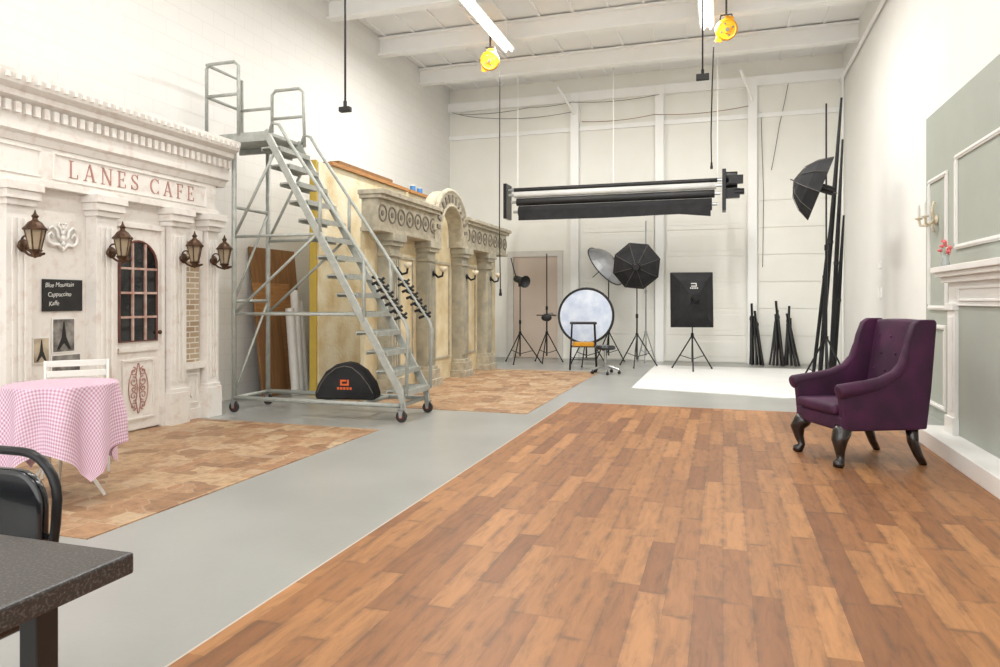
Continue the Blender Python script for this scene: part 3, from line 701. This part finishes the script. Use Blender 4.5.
tube(b, [(FX, 10.575+.72*cos(i*pi/N_), 2.38+.70*sin(i*pi/N_)) for i in range(N_+1)], .040, 8)
tube(b, [(FX+.02, 10.575+.48*cos(i*pi/N_), 2.38+.46*sin(i*pi/N_)) for i in range(N_+1)], .022, 8)
part(cl, 'arch', b, m_stone, W=True)
b = nb()
def ring(y, z, r): tube(b, [(FX+.006, y+r*cos(a), z+r*sin(a)) for a in [i*2*pi/16 for i in range(16)]], .013, 5, closed=True)
for y0, y1 in ((8.17, 9.82), (11.34, 13.48)):
    k = int((y1-y0)/.27)
    for i in range(k+1):
        y = y0+(y1-y0)*i/k; ring(y, 2.44, .105)
        lathe(b, [(0, -.01), (.04, -.01), (.035, .012), (0, .016)], (FX, y, 2.44), 12, rot_to((1, 0, 0)))
for i in range(13):
    a = (i+.5)*pi/13; y = 10.575+.595*cos(a); z = 2.38+.575*sin(a)
    mt = Matrix.Translation((FX+.02, y, z)) @ Matrix.Rotation(a-pi/2, 4, 'X'); box(b, (0, -.028, -.06), (.022, .028, .06), mt)
part(cl, 'frieze_ornament', b, m_orn, W=True)
for yc_ in (8.6, 9.85, 11.30, 12.6):
    b = nb()
    box(b, (BX, yc_-.21, 2.10), (FX+.05, yc_+.21, 2.2)); box(b, (BX, yc_-.18, 2.04), (FX+.02, yc_+.18, 2.10)); box(b, (BX, yc_-.17, 1.90), (FX-.0, yc_+.17, 1.94))
    box(b, (BX, yc_-.15, .3), (FX-.03, yc_+.15, 2.04))
    for k in range(4): box(b, (FX-.035, yc_-.135+k*.07, .38), (FX-.006, yc_-.135+k*.07+.046, 1.86))
    part(cl, 'column', b, m_stoneg, .005, W=True)
    b = nb(); box(b, (BX, yc_-.22, 0), (FX+.06, yc_+.22, .12)); box(b, (BX, yc_-.19, .12), (FX+.03, yc_+.19, .26)); box(b, (BX, yc_-.17, .26), (FX+.0, yc_+.17, .31)); part(cl, 'column_base', b, m_stone, .006, W=True)
b = nb()
for y0, y1 in ((8.87, 9.58), (10.12, 11.03), (11.57, 12.33)):
    for (ya, yb_, za, zb) in ((y0, y1, .35, .39), (y0, y1, 1.9, 1.94), (y0, y0+.04, .39, 1.9), (y1-.04, y1, .39, 1.9)): box(b, (BX, ya, za), (BX+.025, yb_, zb))
part(cl, 'panel_moulding', b, m_stone, .005, W=True)
for yc_ in (8.6, 9.85, 11.30, 12.6):
    t = thing('wall_sconce', (FX-.005, yc_, 1.72), 'dark bronze sconce with pale cup on a faux stone column', 'wall lamp', group='sconces on the colonnade')
    b = nb(); lathe(b, [(0, 0), (.045, 0), (.04, .02), (0, .025)], (0, 0, 0), 12, rot_to((1, 0, 0))); tube(b, [(.02, 0, 0), (.08, 0, -.06), (.15, 0, -.04), (.16, 0, .02)], .018, 6); part(t, 'bracket', b, m_blackm, smooth=True)
    b = nb(); lathe(b, [(.02, .02), (.05, .05), (.06, .10), (.05, .10), (.03, .05), (0, .04)], (.16, 0, 0), 14); part(t, 'lamp_shade', b, m_ivory, smooth=True)

# ---------------------------------------------------------------- ceiling lights, reels, cords
def fixture(x, y, L_=2.4, group='fluorescent ceiling lights', power=70):
    t = thing('ceiling_light', (x, y, 5.80), 'white twin-tube fluorescent ceiling light', 'ceiling light', group=group)
    b = nb(); prism(b, [(-.12, .0), (-.05, .06), (.05, .06), (.12, .0), (.11, -.005), (-.11, -.005)], 'y', -L_/2, L_/2); box(b, (-.01, -L_/2+.2, .06), (.01, -L_/2+.22, .47)); box(b, (-.01, L_/2-.22, .06), (.01, L_/2-.2, .47)); part(t, 'housing', b, m_beam)
    for s_ in (-.055, .055):
        b = nb(); cyl(b, (s_, -L_/2+.02, -.03), (s_, L_/2-.02, -.03), .018, 8); part(t, 'fluorescent_tube', b, m_tube, smooth=True)
    ld_ = bpy.data.lights.new('tube_light', 'AREA'); ld_.shape = 'RECTANGLE'; ld_.size = .24; ld_.size_y = L_; ld_.energy = power; ld_.color = (1, .98, .95)
    lo = bpy.data.objects.new('tube_light', ld_); C.objects.link(lo); lo.parent = t; lo.location = (0, 0, -.055)
for x in (-3.65, -.25):
    for y, pw in ((1.4, 50), (5.6, 68), (10.7, 185)): fixture(x, y, 2.6, power=pw)
def reel(x, y, z, label):
    t = thing('cord_reel', (x, y, z), label, 'cord reel', group='yellow retractable cord reels')
    b = nb(); mt = rot_to((.2, -1, -.35))
    lathe(b, [(0, -.07), (.14, -.07), (.165, -.05), (.17, 0), (.165, .05), (.14, .07), (.12, .062), (.06, .062), (.055, .08), (.0, .08)], (0, 0, 0), 28, mt)
    box(b, (-.12, -.2, -.045), (-.03, -.08, .045), mt); box(b, (-.06, .12, -.05), (.06, .2, .05), mt)
    part(t, 'reel_housing', b, m_yreel)
    b = nb(); lathe(b, [(0, .08), (.03, .08), (.03, .09), (0, .09)], (0, 0, 0), 16, mt)
    for k in range(4):
        a = k*2*pi/4+.6; lathe(b, [(0, .06), (.018, .06), (.018, .068), (0, .068)], (0, 0, 0), 8, mt @ Matrix.Translation((.092*cos(a), .092*sin(a), 0)))
    part(t, 'reel_cover', b, m_dkgrey)
    b = nb(); tube(b, [(-.10, .02, .14), (-.08, .02, .24), (.08, .02, .24), (.10, .02, .14)], .014, 6); box(b, (-.015, .01, .23), (.015, .03, 6.24-z)); part(t, 'mount', b, m_dkgrey)
    return t
reel(-3.88, 11.6, 5.50, 'yellow retractable cord reel hanging from a roof beam')
reel(.05, 11.6, 5.58, 'yellow retractable cord reel hanging from a roof beam')
def cord(pts, label, plug=None):
    t = thing('power_cord', pts[0], label, 'power cord', group='hanging power cords')
    b = nb(); tube(b, pts, .011, 6); part(t, 'cable', b, m_cable, smooth=True, W=True)
    if plug:
        e = Vector(pts[-1]); b = nb(); box(b, e+Vector((-plug[0]/2, -.03, -plug[1])), e+Vector((plug[0]/2, .03, 0))); cyl(b, e+Vector((0, 0, 0)), e+Vector((0, 0, .06)), .02, 8); part(t, 'socket', b, m_black, .006, W=True)
cord([(-3.6, 6.2, 6.25), (-3.6, 6.2, 5.2), (-3.6, 6.2, 4), (-3.6, 6.2, 3.24)], 'black drop cord with socket at its end', (.12, .05))
cord([(-.25, 9.37, 6.25), (-.25, 9.37, 5), (-.25, 9.37, 4.22)], 'black drop cord with socket box at its end', (.16, .08))
cord([(-3.72, 11.65, 5.30), (-3.73, 11.7, 5.1), (-3.75, 11.75, 4), (-3.77, 11.8, 2.6), (-3.75, 11.8, 1.45)], 'black cord hanging from a yellow reel', (.04, .06))
cord([(-.14, 11.5, 5.3), (-.17, 12.1, 4.9), (-.2, 12.8, 4.2), (-.2, 13.4, 3.78)], 'black cord running down from a yellow reel', (.05, .06))
def cable(pts, label, m=m_cgrey, r=.007):
    b = nb(); P = []
    for i in range(len(pts)-1):
        a = Vector(pts[i]); c = Vector(pts[i+1])
        for k in range(8): f = k/8; P.append(a.lerp(c, f)+Vector((0, 0, -.08*4*f*(1-f)*(a-c).length/2.5)))
    P.append(Vector(pts[-1])); tube(b, P, r, 5); solo('wall_cable', b, m, pts[0], label, 'cable', smooth=True, group='cables strung along the end wall')
cable([(-5.9, 15.42, 5.7), (-4.2, 15.42, 5.72), (-3.2, 15.3, 5.72), (-1.3, 15.3, 5.72)], 'grey cable swagged along the end wall beam')
cable([(-6.1, 15.42, 5.75), (-5.2, 15.42, 5.55), (-3.2, 15.3, 5.5)], 'grey cable swagged along the end wall')
cable([(-3.0, 15.42, 5.3), (-1.4, 15.3, 5.3), (.5, 15.3, 5.32)], 'tan cable swagged along the end wall', m_ply)
cable([(.75, 15.45, 5.2), (.8, 15.45, 3.5), (.78, 15.45, 2.0)], 'grey cable dropping down the end wall')
cable([(1.3, 15.45, 5.9), (1.1, 15.45, 4.9), (.95, 15.45, 4.0)], 'grey cable dropping down the end wall')

# ---------------------------------------------------------------- backdrop rolls
br_ = thing('backdrop_roller_rack', (-2.1, 14, 3.3), 'ceiling-hung backdrop rack with metal crossbars and chain gear', 'backdrop rack')
Yk = 14.0
b = nb(); cyl(b, (-4.3, Yk+.1, 3.64), (.05, Yk+.1, 3.64), .028); part(br_, 'crossbar', b, m_silver, smooth=True, W=True)
for x, z0, z1 in ((-4.28, 3.0, 3.72), (.02, 3.0, 3.78)):
    b = nb(); box(b, (x-.035, Yk-.24, z0), (x+.035, Yk+.14, z1)); part(br_, 'end_bracket', b, m_blackm, .005, W=True)
for x in (-4.1, -2.1, -.1):
    b = nb(); cyl(b, (x, Yk+.1, 3.64), (x, Yk+.1, 6.28), .009, 6); part(br_, 'hanger_rod', b, m_beam, W=True)
b = nb()
for k, (dz, dy) in enumerate(((.02, 0), (-.17, -.05), (.16, -.1))):
    cyl(b, (.05, Yk+dy, 3.5+dz), (.26, Yk+dy, 3.5+dz), .08, 14)
box(b, (.05, Yk-.14, 3.24), (.30, Yk-.02, 3.42)); cyl(b, (.2, Yk-.1, 3.36), (.38, Yk-.1, 3.36), .06, 12); box(b, (.1, Yk-.2, 3.5), (.36, Yk-.08, 3.66))
part(br_, 'chain_gear', b, m_blackm, .004, W=True)
def roll(y, z, r, x0, x1, m, label, flap=False):
    t = thing('backdrop_roll', ((x0+x1)/2, y, z-r), label, 'backdrop roll', group='backdrop rolls on the rack')
    b = nb(); cyl(b, (x0, y, z), (x1, y, z), r, 24); part(t, 'paper_roll', b, m, .005, True, W=True)
    b = nb(); cyl(b, (x0-.12, y, z), (x1+.10, y, z), .03, 10); part(t, 'core_tube', b, m_silver, W=True)
    if flap:
        b = nb(); prism(b, [(x0+.02, z), (x1-.02, z), (x1-.02, z-.24), (x1-.6, z-.18), (x0+1.8, z-.20), (x0+.02, z-.19)], 'y', y-r-.012, y-r); part(t, 'cloth_flap', b, m_fab, W=True)
roll(Yk-.10, 3.595, .04, -4.12, -.10, m_black, 'thin dark backdrop roll on the hanging rack')
roll(Yk-.14, 3.485, .065, -4.1, -.12, m_whtroll, 'off-white paper backdrop roll on the hanging rack')
roll(Yk-.14, 3.335, .078, -4.05, -.15, m_black, 'black paper backdrop roll on the hanging rack')
roll(Yk-.14, 3.135, .118, -4.0, -.2, m_fab, 'black velvet backdrop roll sagging under the rack', True)

# ---------------------------------------------------------------- light stands & modifiers
def stand(name, loc, h, label, spread=.42, cat='light stand', rz=0, m=m_blackm, hub=.62):
    t = thing(name, loc, label, cat, rz=rz)
    b = nb(); cyl(b, (0, 0, .14), (0, 0, h*.5), .017, 8); cyl(b, (0, 0, h*.5), (0, 0, h), .012, 8); cyl(b, (0, 0, h*.5-.04), (0, 0, h*.5+.04), .026, 8); cyl(b, (0, 0, hub-.03), (0, 0, hub+.04), .03, 8); part(t, 'pole', b, m, smooth=False)
    for k in range(3):
        a = k*2*pi/3+.5; b = nb(); e = (spread*cos(a), spread*sin(a), .014)
        cyl(b, (.02*cos(a), .02*sin(a), hub), e, .013, 6); cyl(b, (.02*cos(a), .02*sin(a), .2), (e[0]*.6, e[1]*.6, hub-(hub-.014)*.6), .008, 5); sph(b, e, .018, seg=8)
        part(t, 'leg', b, m)
    return t
t = stand('octagonal_softbox', (-1.62, 14.0, .004), 2.0, 'black octagonal softbox on a tripod light stand', cat='studio light')
b = nb(); mt = Matrix.Translation((0, -.1, 1.98)) @ rot_to((.1, -1, -.1)); lathe(b, [(.46, -.12), (.48, -.08), (.41, .06), (.28, .2), (.09, .3), (0, .3)], (0, 0, 0), 8, mt, a0=pi/8); part(t, 'softbox', b, m_fab)
b = nb()
for k in range(8):
    a = k*pi/4+pi/8; tube(b, [mt @ Vector((r*cos(a), r*sin(a), z+.006)) for r, z in ((.47, -.08), (.41, .06), (.28, .2), (.09, .3))], .005, 5)
part(t, 'rib', b, m_dkgrey)
b = nb(); lathe(b, [(0, .28), (.08, .28), (.08, .36), (.055, .38), (.055, .56), (0, .56)], (0, 0, 0), 14, mt); part(t, 'flash_head', b, m_blackm)
t = stand('rectangular_softbox', (-.55, 13.65, .01), 1.3, 'black rectangular softbox on a tripod light stand', cat='studio light', rz=.1)
b = nb(); mt = Matrix.Translation((0, -.05, 1.32)) @ Matrix.Rotation(math.radians(5), 4, 'Z') @ Matrix.Rotation(math.radians(86), 4, 'X')
w0, h0 = .39, .52
def ringv(w, h, z): return [b.verts.new(mt @ Vector(p)) for p in ((-w, -h, z), (w, -h, z), (w, h, z), (-w, h, z))]
rings = [ringv(w0, h0, -.15), ringv(w0, h0, -.08), ringv(.25, .34, .14), ringv(.09, .09, .24)]
b.faces.new(rings[0]); b.faces.new(rings[-1])
for A, B in zip(rings, rings[1:]):
    for k in range(4): b.faces.new((A[k], A[(k+1) % 4], B[(k+1) % 4], B[k]))
part(t, 'softbox', b, m_fab, .008)
b = nb(); lathe(b, [(0, .22), (.07, .22), (.07, .30), (.05, .32), (.05, .46), (0, .46)], (0, 0, 0), 14, mt); part(t, 'flash_head', b, m_blackm)
b = nb()
mt2 = mt @ Matrix.Translation((0, .25, .182)) @ Matrix.Rotation(math.atan2(-.10, .25), 4, 'X')
prism(b, [(-.05, -.03), (.05, -.03), (.05, .04), (-.05, .04), (-.05, .025), (.035, .025), (.035, -.015), (-.05, -.015)], 'z', .0, .012, mt2)
for k in range(5): box(b, (-.07+k*.03, -.075, 0), (-.07+k*.03+.018, -.05, .012), mt2)
part(t, 'printed_mark', b, m_chalk)
t = stand('round_reflector', (-2.62, 13.95, .004), 1.5, 'round black-rimmed reflector with pale blue fabric on a stand', cat='reflector')
mt = Matrix.Translation((0, -.06, 1.0)) @ rot_to((0, -1, .1))
b = nb(); lathe(b, [(0, -.004), (.54, -.004), (.54, .004), (0, .004)], (0, 0, 0), 40, mt); part(t, 'reflector_fabric', b, m_refl)
b = nb(); tube(b, [mt @ Vector((.55*cos(a), .55*sin(a), 0)) for a in [i*2*pi/48 for i in range(48)]], .025, 8, closed=True); part(t, 'reflector_rim', b, m_black, smooth=True)
t = stand('reflector_umbrella', (-2.32, 14.9, 0), 2.1, 'silver-lined photographic umbrella on a light stand', cat='umbrella light', spread=.35)
mt = Matrix.Translation((-.05, -.05, 2.05)) @ rot_to((.75, -.25, .6)); b = nb()
lathe(b, [(0, .22), (.15, .205), (.30, .16), (.42, .08), (.50, -.02), (.49, -.02), (.41, .07), (.29, .145), (.15, .19), (0, .205)], (0, 0, 0), 12, mt); part(t, 'canopy', b, m_silvfab)
b = nb(); tube(b, [mt @ Vector((.5*cos(k*2*pi/48), .5*sin(k*2*pi/48), -.02)) for k in range(48)], .012, 5, closed=True); tube(b, [mt @ Vector((0, 0, -.4)), mt @ Vector((0, 0, .26))], .008, 6); part(t, 'shaft', b, m_black)
stand('light_stand', (-1.56, 15.1, 0), 3.0, 'tall bare silver light stand', m=m_silver, spread=.22)
t = stand('strobe_light', (-4.05, 14.1, 0), 1.72, 'black strobe light on a tripod stand', cat='studio light', spread=.45)
b = nb(); mt = Matrix.Translation((0, 0, 1.74)) @ rot_to((.7, -.6, -.2)); lathe(b, [(0, -.16), (.07, -.16), (.075, .1), (.13, .2), (.12, .2), (.0, .14)], (0, 0, 0), 16, mt); box(b, (-.03, -.03, 1.6), (.03, .03, 1.72)); part(t, 'flash_head', b, m_black, smooth=False)
b = nb(); tube(b, [(0, 0, 1.6), (-.12, 0, 1.9), (-.2, 0, 2.2)], .012, 6); part(t, 'boom', b, m_blackm)
t = stand('light_stand', (-3.55, 14.4, 0), 2.3, 'grey light stand with black weight', m=m_blackm, spread=.35)
b = nb(); sph(b, (0, -.02, .95), .09, 1.3, .6, .9); cyl(b, (-.22, 0, 1.0), (.2, 0, 1.0), .012, 6); part(t, 'weight', b, m_black, smooth=True)
t = thing('posing_stool', (-2.52, 13.1, .004), 'tall black metal frame posing stool with yellow lower tier', 'stool', rz=.2)
b = nb(); box(b, (-.2, -.16, .44), (.2, .16, .52)); part(t, 'step', b, m_yreel, .012, label='yellow padded tier')
for sx in (-1, 1):
    for sy in (-1, 1):
        b = nb(); cyl(b, (sx*.25, sy*.2, .005), (sx*.21, sy*.17, .88), .016, 8); part(t, 'leg', b, m_blackm)
b = nb(); box(b, (-.25, -.2, .86), (.25, .2, .90)); part(t, 'seat', b, m_black, .01)
b = nb()
for z, e in ((.2, .242), (.44, .23)):
    for sx in (-1, 1): cyl(b, (sx*e, -e*.8, z), (sx*e, e*.8, z), .010, 6)
    for sy in (-1, 1): cyl(b, (-e, sy*e*.8, z), (e, sy*e*.8, z), .010, 6)
part(t, 'stretcher', b, m_blackm)
t = thing('rolling_stool', (-2.0, 12.45, .006), 'black round swivel stool on casters with chrome stem', 'stool')
b = nb(); lathe(b, [(0, .43), (.17, .43), (.185, .45), (.18, .49), (.14, .505), (0, .51)], seg=24); part(t, 'seat', b, m_vinyl, smooth=True)
b = nb(); cyl(b, (0, 0, .12), (0, 0, .43), .022, 12); part(t, 'stem', b, m_silver)
for k in range(5):
    a = k*2*pi/5; b = nb(); tube(b, [(0, 0, .15), (.12*cos(a), .12*sin(a), .12), (.25*cos(a), .25*sin(a), .075)], [.022, .018, .014], 6); part(t, 'base_arm', b, m_silver)
    b = nb(); p = Vector((.25*cos(a), .25*sin(a), .028)); q = Vector((-sin(a), cos(a), 0))*.02; cyl(b, p-q, p+q, .028, 12); cyl(b, p, p+Vector((0, 0, .05)), .008, 6); part(t, 'caster_wheel', b, m_black)
t = stand('umbrella_softbox', (1.40, 10.9, .01), 4.1, 'black umbrella softbox high on a tall tripod stand', cat='studio light', spread=.42, hub=.75)
ax = (-.93, .06, .36)
mt = Matrix.Translation((-.14, 0, 2.92)) @ rot_to(ax); b = nb()
lathe(b, [(0, .30), (.10, .285), (.24, .22), (.38, .09), (.48, -.08), (.47, -.08), (.36, .08), (.23, .20), (.1, .265), (0, .28)], (0, 0, 0), 10, mt); part(t, 'canopy', b, m_fab)
b = nb(); tube(b, [mt @ Vector((0, 0, -.3)), mt @ Vector((0, 0, .36))], .009, 6)
for k in range(10):
    a = k*2*pi/10; tube(b, [mt @ Vector((r*cos(a), r*sin(a), z+.006)) for r, z in ((.02, .30), (.24, .225), (.38, .095), (.48, -.08))], .004, 5)
part(t, 'umbrella_rib', b, m_dkgrey)
b = nb(); lathe(b, [(0, -.1), (.065, -.1), (.065, .22), (0, .22)], (0, 0, 0), 14, Matrix.Translation((.0, 0, 2.88)) @ rot_to(ax)); part(t, 'flash_head', b, m_blackm)
for i, (xa, ya, xb2, yb2, h, r) in enumerate(((1.38, 11.5, 1.70, 11.6, 4.35, .034), (1.52, 11.45, 1.70, 11.5, 3.7, .03), (1.30, 11.65, 1.66, 11.75, 3.3, .026), (1.60, 11.7, 1.76, 11.8, 2.6, .03))):
    b = nb(); t = thing('rolled_backdrop', (xa, ya, .01), 'black rolled backdrop standing upright by the light stands', 'backdrop roll', group='rolled backdrops standing by the wall')
    tube(b, [(0, 0, .03), ((xb2-xa)*.6, (yb2-ya)*.6, h*.6), (xb2-xa, yb2-ya, h)], [r, r*1.1, r*.5], 10); part(t, 'fabric_roll', b, m_fab, smooth=True)
    b = nb(); v = Vector((xb2-xa, yb2-ya, h)); tube(b, [(0, 0, .0), (v.x*.02, v.y*.02, .06)], r*1.25, 8); tube(b, [v*.5-Vector((0, 0, .02)), v*.5+Vector((0, 0, .03))], r*1.25, 8); part(t, 'tie', b, m_black)
for i, (x, y, h, tilt, rz) in enumerate(((.58, 14.95, 1.25, -.02, .2), (.72, 14.85, 1.1, -.10, 1.0), (.96, 14.98, 1.12, .08, .4), (1.10, 14.85, 1.3, -.07, .9), (1.22, 15.0, 1.2, .04, .1), (1.36, 14.86, 1.05, -.14, .6))):
    t = thing('folded_light_stand', (x, y, 0), 'black folded light stand leaning by the end wall', 'light stand', group='folded stands by the end wall')
    b = nb(); cyl(b, (0, 0, .02), (tilt*h, .16, h), .024, 8); part(t, 'pole', b, m_blackm)
    for k in range(3):
        a = k*2*pi/3+rz; b = nb(); tube(b, [(.085*cos(a), .07*sin(a), .020), (.06*cos(a)+tilt*.3, .05*sin(a)+.04, .3), (.03*cos(a)+tilt*h*.8, .03*sin(a)+.13, h*.8)], .021, 6); part(t, 'leg', b, m_black)
    b = nb(); cyl(b, (tilt*h*.75-.0, .12, h*.75-.03), (tilt*h*.78, .125, h*.75+.03), .05, 8); part(t, 'collar', b, m_black)

# ---------------------------------------------------------------- right side: panel + fireplace
b = nb(); box(b, (XR-.04, 4.2, 0), (XR, 9.3, 3.42)); struct('wall_panel', b, m_grgreen, (XR, 7, 0), 'grey-green painted wall panel')
def frame(y0, y1, z0, z1, w=.05):
    b = nb(); x = XR-.04
    for (ya, yb_, za, zb) in ((y0, y1, z0, z0+w), (y0, y1, z1-w, z1), (y0, y0+w, z0+w, z1-w), (y1-w, y1, z0+w, z1-w)):
        box(b, (x-.02, ya, za), (x, yb_, zb)); box(b, (x-.03, ya+w*.3, za+w*.3), (x-.02, yb_-w*.3, zb-w*.3))
    trim(b, m_trim, (x, y0, z0), 'white picture-frame wall moulding', .004)
frame(8.45, 9.15, 1.2, 2.68); frame(5.2, 8.18, 1.82, 2.78); frame(8.5, 9.18, .12, 1.04)
fp = thing('fireplace_surround', (2.0, 5.9, 0), 'white mantelpiece with classical pilasters and grey infill', 'fireplace')
PX = XR-.04
b = nb()
box(b, (1.79, 4.6, 1.55), (PX, 7.25, 1.60)); box(b, (1.82, 4.62, 1.51), (PX, 7.22, 1.55)); box(b, (1.86, 4.64, 1.46), (PX, 7.18, 1.51))
part(fp, 'mantel_shelf', b, m_trim, .006, W=True)
b = nb(); box(b, (1.91, 4.66, 1.26), (PX, 7.14, 1.46))
for (ya, yb_, za, zb) in ((4.95, 6.85, 1.30, 1.318), (4.95, 6.85, 1.40, 1.418), (4.95, 4.968, 1.318, 1.40), (6.832, 6.85, 1.318, 1.40)): box(b, (1.897, ya, za), (1.91, yb_, zb))
part(fp, 'frieze', b, m_trim, .003, W=True)
for y0 in (6.93, 4.66):
    b = nb(); box(b, (1.90, y0, .145), (PX, y0+.21, 1.26)); box(b, (1.88, y0-.01, .145), (PX, y0+.22, .29)); box(b, (1.88, y0-.01, 1.22), (PX, y0+.22, 1.28))
    box(b, (1.889, y0+.05, .35), (1.90, y0+.16, 1.16)); part(fp, 'pilaster', b, m_trim, .003, W=True)
b = nb(); box(b, (1.93, 4.86, .145), (PX, 6.93, 1.26)); part(fp, 'infill_panel', b, m_grgreen, W=True)
b = nb(); box(b, (1.71, 4.5, .008), (PX, 7.44, .145)); part(fp, 'hearth', b, m_trim, .006, W=True)
fv = thing('flower_vase', (1.885, 7.13, 1.60), 'small glass vase with pink and red flowers on the mantel', 'vase')
b = nb(); lathe(b, [(0, 0), (.03, 0), (.034, .02), (.026, .08), (.032, .11), (.028, .11), (.022, .08), (.028, .02), (0, .01)], seg=16); part(fv, 'vase', b, m_vase, smooth=True)
b = nb()
for k in range(9):
    a = k*.7; r = .02+.03*((k*37 % 10)/10); z = .12+.12*((k*53 % 10)/10); c0 = Vector((r*cos(a), r*sin(a), z))
    for j in range(5): sph(b, c0+Vector((.010*cos(j*1.26), .010*sin(j*1.26), .003*j)), .010, seg=6)
part(fv, 'flower', b, m_flower, smooth=True)
b = nb()
for k in range(9):
    a = k*.7; r = .02+.03*((k*37 % 10)/10); z = .12+.12*((k*53 % 10)/10); cyl(b, (0, 0, .03), (r*cos(a), r*sin(a), z), .002, 4)
part(fv, 'stem', b, M('stem_green', L(110, 130, 90)))
cs = thing('candle_sconce', (XR-.04, 8.85, 2.2), 'ivory two-arm candle wall sconce', 'wall lamp')
b = nb(); lathe(b, [(0, 0), (.05, 0), (.06, .012), (.03, .03), (0, .03)], (0, 0, 0), 14, rot_to((-1, 0, 0)) )
for s_ in (-1, 1):
    tube(b, [(-.03, 0, 0), (-.09, s_*.05, -.06), (-.14, s_*.11, -.05), (-.15, s_*.13, .02)], .014, 6); lathe(b, [(0, 0), (.035, .01), (.045, .025), (.015, .02), (.014, .03)], (-.15, s_*.13, .01), 12)
tube(b, [(-.03, 0, 0), (-.05, 0, .12), (-.03, 0, .2)], .014, 6); tube(b, [(-.03, 0, 0), (-.05, 0, -.08), (-.03, 0, -.14)], .012, 6)
part(cs, 'sconce_arm', b, m_ivory, smooth=True)
for s_ in (-1, 1):
    b = nb(); cyl(b, (-.15, s_*.13, .03), (-.15, s_*.13, .15), .016, 8); lathe(b, [(.008, .15), (.012, .17), (0, .2)], (-.15, s_*.13, 0), 8); part(cs, 'candle', b, m_wht)

# ---------------------------------------------------------------- purple wingback chair
ch = thing('wingback_chair', (1.05, 6.38, .008), 'aubergine velvet wingback armchair with black cabriole legs', 'armchair', rz=math.radians(-66))
b = nb(); box(b, (-.33, -.35, .28), (.33, .33, .40)); part(ch, 'seat_base', b, m_velvet, .025, True, seg=4)
b = nb(); box(b, (-.275, -.375, .40), (.275, .22, .485)); part(ch, 'seat_cushion', b, m_velvet, .035, True, seg=5)
b = nb(); nx, nz = 12, 12; F = {}; Bk = {}
for i in range(nx+1):
    for j in range(nz+1):
        u = -1+2*i/nx; v = j/nz
        top = 1.13+.015*(1-u*u); z = .36+(top-.36)*v; w = .285+.015*v
        y = .21+.13*v+.03*(u*u)
        F[i, j] = b.verts.new((u*w, y-.025*(1-u*u)*sin(v*pi), z)); Bk[i, j] = b.verts.new((u*(w+.02), .33+.12*v-.02*u*u, z-.0))
for i in range(nx):
    for j in range(nz):
        b.faces.new((F[i, j], F[i+1, j], F[i+1, j+1], F[i, j+1])); b.faces.new((Bk[i, j], Bk[i, j+1], Bk[i+1, j+1], Bk[i+1, j]))
for i in range(nx):
    b.faces.new((F[i, 0], Bk[i, 0], Bk[i+1, 0], F[i+1, 0])); b.faces.new((F[i, nz], F[i+1, nz], Bk[i+1, nz], Bk[i, nz]))
for j in range(nz):
    b.faces.new((F[0, j], F[0, j+1], Bk[0, j+1], Bk[0, j])); b.faces.new((F[nx, j], Bk[nx, j], Bk[nx, j+1], F[nx, j+1]))
bk = part(ch, 'backrest', b, m_velvet, .022, True, seg=3)
for z, xs in ((1.0, (-.17, 0, .17)), (.86, (-.085, .085)), (.72, (-.17, 0, .17))):
    for x in xs:
        b = nb(); v = (z-.36)/.78; u = x/.29; sph(b, (x, .208+.13*v+.03*u*u-.025*(1-u*u)*sin(v*pi), z), .013, 1, .6, 1, seg=8); part(bk, 'button', b, m_velvet, smooth=True)
side = [(-.33, .29), (.36, .29), (.40, .60), (.445, 1.12), (.43, 1.145), (.30, 1.145), (.25, 1.11), (.205, 1.0), (.18, .90), (.16, .80), (.11, .72), (.0, .665), (-.12, .635), (-.25, .62), (-.33, .61), (-.36, .58), (-.345, .45)]
for sx in (-1, 1):
    b = nb(); prism(b, side, 'x', sx*.283, sx*.345); part(ch, 'arm_panel', b, m_velvet, .018, True, seg=4)
    b = nb(); tube(b, [(sx*.315, .25, 1.02), (sx*.318, .20, .90), (sx*.32, .17, .80), (sx*.325, .10, .715), (sx*.33, -.02, .658), (sx*.335, -.14, .63), (sx*.338, -.27, .61), (sx*.338, -.36, .595), (sx*.338, -.38, .59)], [.022, .03, .036, .042, .047, .052, .056, .058, .050], 14); part(ch, 'arm_roll', b, m_velvet, .01, True)
for sx in (-1, 1):
    b = nb(); tube(b, [(sx*.27, -.29, .31), (sx*.285, -.315, .265), (sx*.305, -.345, .21), (sx*.295, -.335, .13), (sx*.28, -.32, .065), (sx*.295, -.345, .03), (sx*.30, -.355, .0)], [.066, .070, .060, .038, .029, .044, .036], 12); part(ch, 'leg', b, m_legblk, smooth=True, label='black cabriole front leg')
    b = nb(); tube(b, [(sx*.27, .28, .30), (sx*.275, .29, .18), (sx*.28, .33, .08), (sx*.285, .375, .0)], [.048, .042, .034, .028], 10); part(ch, 'leg', b, m_legblk, smooth=True, label='black splayed rear leg')

# ---------------------------------------------------------------- world, camera
w = bpy.data.worlds.new('world'); bpy.context.scene.world = w; w.use_nodes = True
w.node_tree.nodes['Background'].inputs[0].default_value = (1, .99, .975, 1); w.node_tree.nodes['Background'].inputs[1].default_value = 2.9
cd = bpy.data.cameras.new('camera'); cam = bpy.data.objects.new('camera', cd); C.objects.link(cam)
cam.location = (0, 0, 1.3); cam.rotation_euler = (pi/2, 0, math.radians(17.67)); cd.sensor_width = 36; cd.lens = 25.2; cd.shift_y = -.0325; cd.clip_end = 100
bpy.context.scene.camera = cam
bpy.context.scene.view_settings.view_transform = 'Standard'
bpy.context.scene.view_settings.look = 'None'
